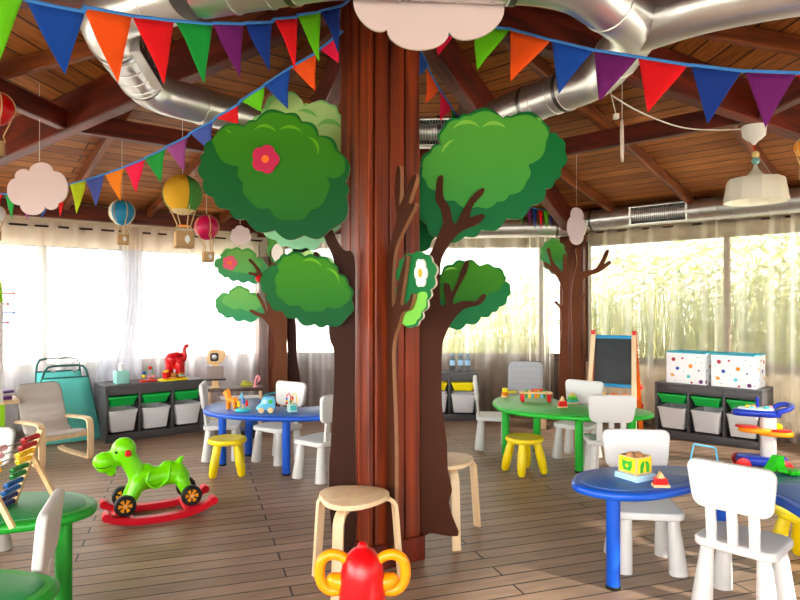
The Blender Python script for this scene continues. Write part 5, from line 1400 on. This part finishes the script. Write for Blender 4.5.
# ------------------------------------------------------------------ wooden play bench beside the left unit
dkw=wood('dark_bench_wood',(60,40,32),(92,64,50),(.2,1,1),.5)
p=Vector((-1.80,6.82,0)); t=thing('play_bench','low dark toy bench by left window beside the storage unit','toy bench',p,radians(12))
b=B(); b.box((-.30,-.14,.43),(.30,.14,.46),.004); obj('bench_top',b,dkw,t)
for sx in (-1,1):
    for sy in (-1,1):
        b=B(); b.box((sx*.27-.016,sy*.115-.016,0),(sx*.27+.016,sy*.115+.016,.43),.003); obj('leg',b,BIRCH,t)
b=B(); b.box((-.27,-.115,.14),(.27,.115,.155),.003); obj('shelf_board',b,BIRCH,t)
p2=Vector((-1.985,6.72,.462)); t=thing('toy_register','tall wooden toy with round black face and grey box on play bench','toy',p2,radians(14))
b=B(); b.box((-.035,-.02,0),(.035,.02,.26),.005); b.box((-.05,-.045,0),(.05,.045,.014),.004); obj('wooden_post',b,PINEW,t)
b=B(); b.prism(cr([Vector(q) for q in ((-.085,-.07,0),(-.09,.03,0),(-.05,.075,0),(.06,.07,0),(.095,.03,0),(.07,-.05,0),(.0,-.075,0))],5,True),-.025,.025,.006,Matrix.Translation((.01,0,.335))@Matrix.Rotation(pi/2,4,'X')); hd=obj('head_panel',b,PINEW,t)
b=B(); b.prism(rrect(.085,.09,.02,4),.024,.032,.003,Matrix.Translation((-.01,0,.335))@Matrix.Rotation(pi/2,4,'X')); obj('black_face',b,BLACK,hd)
b=B(); b.prism(circ(.026,16),.03,.036,.001,Matrix.Translation((-.01,0,.335))@Matrix.Rotation(pi/2,4,'X')); obj('grey_dial',b,WIRE,hd)
b=B(); b.box((-.085,-.085,.105),(.085,-.02,.235),.006); obj('grey_box',b,mat('grey_brown_paint',(140,124,118),.5),t)
b=B(); b.box((-.11,-.10,.09),(.11,-.0,.103),.003); obj('black_plate',b,BLACK,t)
q=Vector((-1.67,6.80,.462)); b=B(); b.ball((0,0,.03),(.07,.045,.03),14); b.ball((-.02,0,.055),(.035,.03,.02),10)
tag(obj('toy_salad',b,mat('yellow_green_toy',(176,176,70),.6),None,loc=q),'yellow-green toy food lump on the low play bench','toy food')
q=Vector((-1.575,6.80,.462)); b=B(); b.tube(cr([(0,0,.0),(.005,0,.08),(.03,0,.12),(.05,0,.09),(.03,0,.06)],4),.010,8); b.lathe([(.025,0),(.025,.01)],12)
tag(obj('toy_hook',b,PINK,None,loc=q),'pink hook-shaped toy at right end of the low play bench','toy')
# truck and basket on the floor by the bench
q=Vector((-1.56,6.36,0)); t=thing('toy_truck','dark blue toy truck on floor beneath left blue table','toy truck',q,radians(30))
b=B(); b.box((-.13,-.06,.05),(.10,.06,.11),.012); b.box((.02,-.055,.11),(.10,.055,.18),.015); obj('truck_body',b,mat('slate_blue_paint',(60,80,120),.45),t)
for x in (-.08,.07):
    for y in (-.07,.07):
        b=B(); b.lathe([(.03,-.018),(.048,-.014),(.048,.014),(.03,.018)],16,Matrix.Translation((x,y,.048))@Matrix.Rotation(pi/2,4,'X')); obj('wheel',b,BLACK,t)
q=Vector((-1.62,6.72,.157)); t=thing('toy_crate','green and white toy crate on lower shelf of play bench','toy crate',q,radians(12))
b=B(); b.box((-.11,-.07,0),(.11,.07,.01)); 
for lo_,hi_ in (((-.11,-.07,0),(.11,-.06,.10)),((-.11,.06,0),(.11,.07,.10)),((-.11,-.06,0),(-.10,.06,.10)),((.10,-.06,0),(.11,.06,.10))): b.box(lo_,hi_,.002)
obj('crate_walls',b,mat('sage_paint',(170,180,120),.6),t)

# ------------------------------------------------------------------ low shelf and peg board at the left edge
t=thing('low_bookcase','white-topped low bookcase with lime side at far left edge','bookcase',(-3.655,5.36,0),radians(38))
b=B(); b.box((-.55,-.17,.50),(.32,.17,.53),.006); obj('top_board',b,BIRCH,t)
LIME=mat('lime_laminate',(140,196,20),.45)
b=B(); b.box((.10,-.16,0),(.21,.16,.50),.004); obj('side_panel',b,LIME,t)
b=B(); b.box((-.53,-.16,0),(-.50,.16,.50),.004); obj('side_panel',b,LIME,t)
b=B(); b.box((-.50,.14,.05),(.10,.155,.50),.002); obj('back_panel',b,WHITE,t)
b=B(); b.box((-.50,-.15,.24),(.10,.14,.26),.002); obj('middle_shelf',b,WHITE,t)
Mb=Matrix.Translation((-3.655,5.36,0))@Matrix.Rotation(radians(38),4,'Z')
for k,(x,z0,hh,nm,rgb,lb) in enumerate(((.14,.532,.028,'purple_card',(120,60,140),'flat purple game box at bottom of stack on the far left bookcase'),(.13,.561,.024,'pale_card',(206,196,214),'pale game box in middle of stack on far left bookcase'),(.145,.586,.022,'violet_card',(90,60,120),'violet game box on top of stack on far left bookcase'))):
    b=B(); b.box((-.13,-.10,0),(.13,.10,hh),.003); o=obj('game_box',b,mat(nm,rgb,.5),None); o.matrix_world=Mb@Matrix.Translation((x,0,z0))@Matrix.Rotation(.1*k,4,'Z')
    tag(o,lb,'game box','game boxes on the bookcase')
pb=at(-3,340,5.2)
t=thing('peg_board','tall white and lime peg board standing at left edge of photo','activity board',(pb.x-.05,pb.y,.532),radians(35))
zt=at(0,263,5.2).z-.532
b=B(); b.box((-.16,-.018,0),(.085,.018,zt-.33),.006); obj('white_board',b,WHITE,t)
b=B(); b.prism([(-.16,zt-.33),(.085,zt-.33),(.075,zt-.18),(.03,zt),(-.16,zt)],-.018,.018,.004,Matrix.Rotation(pi/2,4,'X')); obj('lime_top',b,LIME,t)
for zz,m,x in ((293,REDMAT,.17),(304,REDMAT,.13),(313,TOYB,.175),(323,REDMAT,.13)):
    hz=at(0,zz,5.2).z-.532; b=B(); b.cyl((.06,0,hz),(x-.012,0,hz),.006,n=8); b.ball((x-.01,0,hz),.011,8); obj('peg',b,m,t)

# ------------------------------------------------------------------ garden outside
GND=mat('pale_garden_ground',(226,218,202),.9,var=.15,vscale=.7)
b=B(); b.add([(-40,-40,-.16),(40,-40,-.16),(40,40,-.16),(-40,40,-.16)],[(0,1,2,3)]); g=struct('ground',b,GND,smooth=0)
REED=[mat('reed_yellow_green',(140,146,60),.7),mat('reed_green',(92,118,44),.7),mat('reed_pale',(190,182,120),.7)]
def reeds(b,ox,oy,h,n,spread,mi,seed):
    rr=random.Random(seed); O=Vector((ox,oy,-.16))
    for k in range(n):
        a=rr.uniform(0,2*pi); r=spread*sqrt(rr.random())*.6; bx=r*cos(a); by=r*sin(a)
        hh=h*rr.uniform(.5,1.05); ln=rr.uniform(.1,.55)*spread; aa=rr.uniform(0,2*pi); w=rr.uniform(.006,.014)
        sd=Vector((-sin(aa),cos(aa),0)); dd=Vector((cos(aa),sin(aa),0)); vs=[]; m=6
        for i in range(m):
            f=i/(m-1); p=O+Vector((bx,by,0))+dd*(ln*f*f*1.5)+Vector((0,0,hh*(f-.28*f*f*f*ln/spread)))
            ww=w*(1-f*.9)*(0.6+1.2*f*(1-f)); vs+=[p-sd*ww,p+sd*ww]
        b.add(vs,[(2*i,2*i+1,2*i+3,2*i+2) for i in range(m-1)],rr.choice(mi))
    for k in range(n*2):
        a=rr.uniform(0,2*pi); r=spread*sqrt(rr.random()); z0=h*rr.uniform(.15,1.0); p=O+Vector((r*cos(a),r*sin(a),z0))
        aa=rr.uniform(0,2*pi); l=rr.uniform(.15,.4); dd=Vector((cos(aa)*.6,sin(aa)*.6,rr.uniform(-.9,.3))).normalized()*l; sd=dd.cross(Vector((rr.random(),rr.random(),rr.random()))).normalized()*rr.uniform(.005,.012)
        b.add([p,p+dd*.4+sd,p+dd,p+dd*.4-sd],[(0,1,2,3)],rr.choice(mi))
b=B()
for kr,(px,dist,h) in enumerate(((600,9.6,2.3),(632,9.2,2.4),(668,8.8,2.5),(700,8.5,2.3),(735,8.0,2.45),(768,7.7,2.5),(800,7.4,2.5),(838,7.2,2.4))):
    reeds(b,(px-CX)*dist/F,dist,h,280,.6,[0,0,1,2],100+kr)
tag(obj('reed_thicket',b,REED,None,smooth=0),'yellow-green reed thicket in garden behind the right sheer curtains','plants',kind='stuff')
b=B()
for kr,(px,dist,h) in enumerate(((440,10.2,2.1),(470,9.8,2.0),(500,10.0,2.2),(528,10.4,2.1))):
    reeds(b,(px-CX)*dist/F,dist,h,240,.6,[0,2,2,1],200+kr)
tag(obj('reed_thicket',b,REED,None,smooth=0),'pale reed thicket in garden behind the back window right of column','plants',kind='stuff')
# pale palm seen very faintly at left
pa=Vector((-3.9,12.5,-.16)); t=thing('palm_tree','pale palm faintly visible through the left window','palm tree',pa)
b=B(); b.tube([(0,0,0),(.03,0,1.2),(0,0,2.35)],[.12,.10,.09],10); obj('trunk',b,mat('pale_palm_trunk',(190,170,140),.9),t)
b=B(); rr=random.Random(5)
for k in range(14):
    a=2*pi*k/14+.2; d=Vector((cos(a),sin(a),0)); s=Vector((-d.y,d.x,0))
    mid=[Vector((0,0,2.35))+d*(1.1*f)+Vector((0,0,.45*sin(pi*f*.9)-.35*f*f)) for f in (0,.2,.4,.6,.8,1)]
    b.tube(mid,.012,5)
    for f in range(1,6):
        for q in (-1,1):
            for jj in (0,.5):
                p=mid[f]*(1-jj)+mid[f-1]*jj; e=p+s*(q*.28*(1-.12*f))+d*.12+Vector((0,0,-.08)); b.add([p,p+d*.03,e],[(0,1,2)])
obj('fronds',b,mat('pale_palm_leaf',(176,176,110),.7),t,smooth=0)

# ------------------------------------------------------------------ light
SKY_LO,SKY_HI=1.0,6.0
w=bpy.data.worlds.new('World'); SC.world=w; w.use_nodes=True; n=w.node_tree; bg=n.nodes['Background']
tc=n.nodes.new('ShaderNodeTexCoord'); dt=n.nodes.new('ShaderNodeVectorMath'); dt.operation='DOT_PRODUCT'
bright_side=Vector((-.78,-.62,0)).normalized(); dt.inputs[1].default_value=bright_side  # sky raised on the unseen left rear side as added fill, away from sun
n.links.new(tc.outputs['Generated'],dt.inputs[0])
mr=n.nodes.new('ShaderNodeMapRange'); mr.interpolation_type='SMOOTHSTEP'
for k,v in ((1,-.12),(2,.75),(3,SKY_LO),(4,SKY_HI)): mr.inputs[k].default_value=v
n.links.new(dt.outputs['Value'],mr.inputs[0]); n.links.new(mr.outputs[0],bg.inputs['Strength'])
bg.inputs['Color'].default_value=(1,.975,.94,1)
sl=bpy.data.lights.new('sun','SUN'); sl.energy=3.2; sl.angle=radians(2); sl.color=(1,.93,.82)
so=bpy.data.objects.new('sun',sl); COL.objects.link(so)
sd=Vector((-.80,.60,-.42)).normalized(); so.rotation_euler=sd.to_track_quat('-Z','Y').to_euler()

# ------------------------------------------------------------------ camera
cd=bpy.data.cameras.new('camera'); cd.sensor_fit='HORIZONTAL'; cd.sensor_width=36; cd.lens=36*F/800
cd.shift_y=(HY-300)/800; cd.clip_start=.05; cd.clip_end=200
co=bpy.data.objects.new('camera',cd); COL.objects.link(co); co.location=(0,0,EYE); co.rotation_euler=(pi/2,0,0); SC.camera=co
vs=SC.view_settings; SC.display_settings.display_device='sRGB'; vs.view_transform='Standard'; vs.look='None'; vs.exposure=1.64; vs.gamma=1; vs.use_curve_mapping=False
cy=SC.cycles; cy.use_denoising=True; cy.max_bounces=10; cy.diffuse_bounces=5; cy.transparent_max_bounces=24; cy.transmission_bounces=6; cy.glossy_bounces=4; cy.caustics_reflective=False; cy.caustics_refractive=False
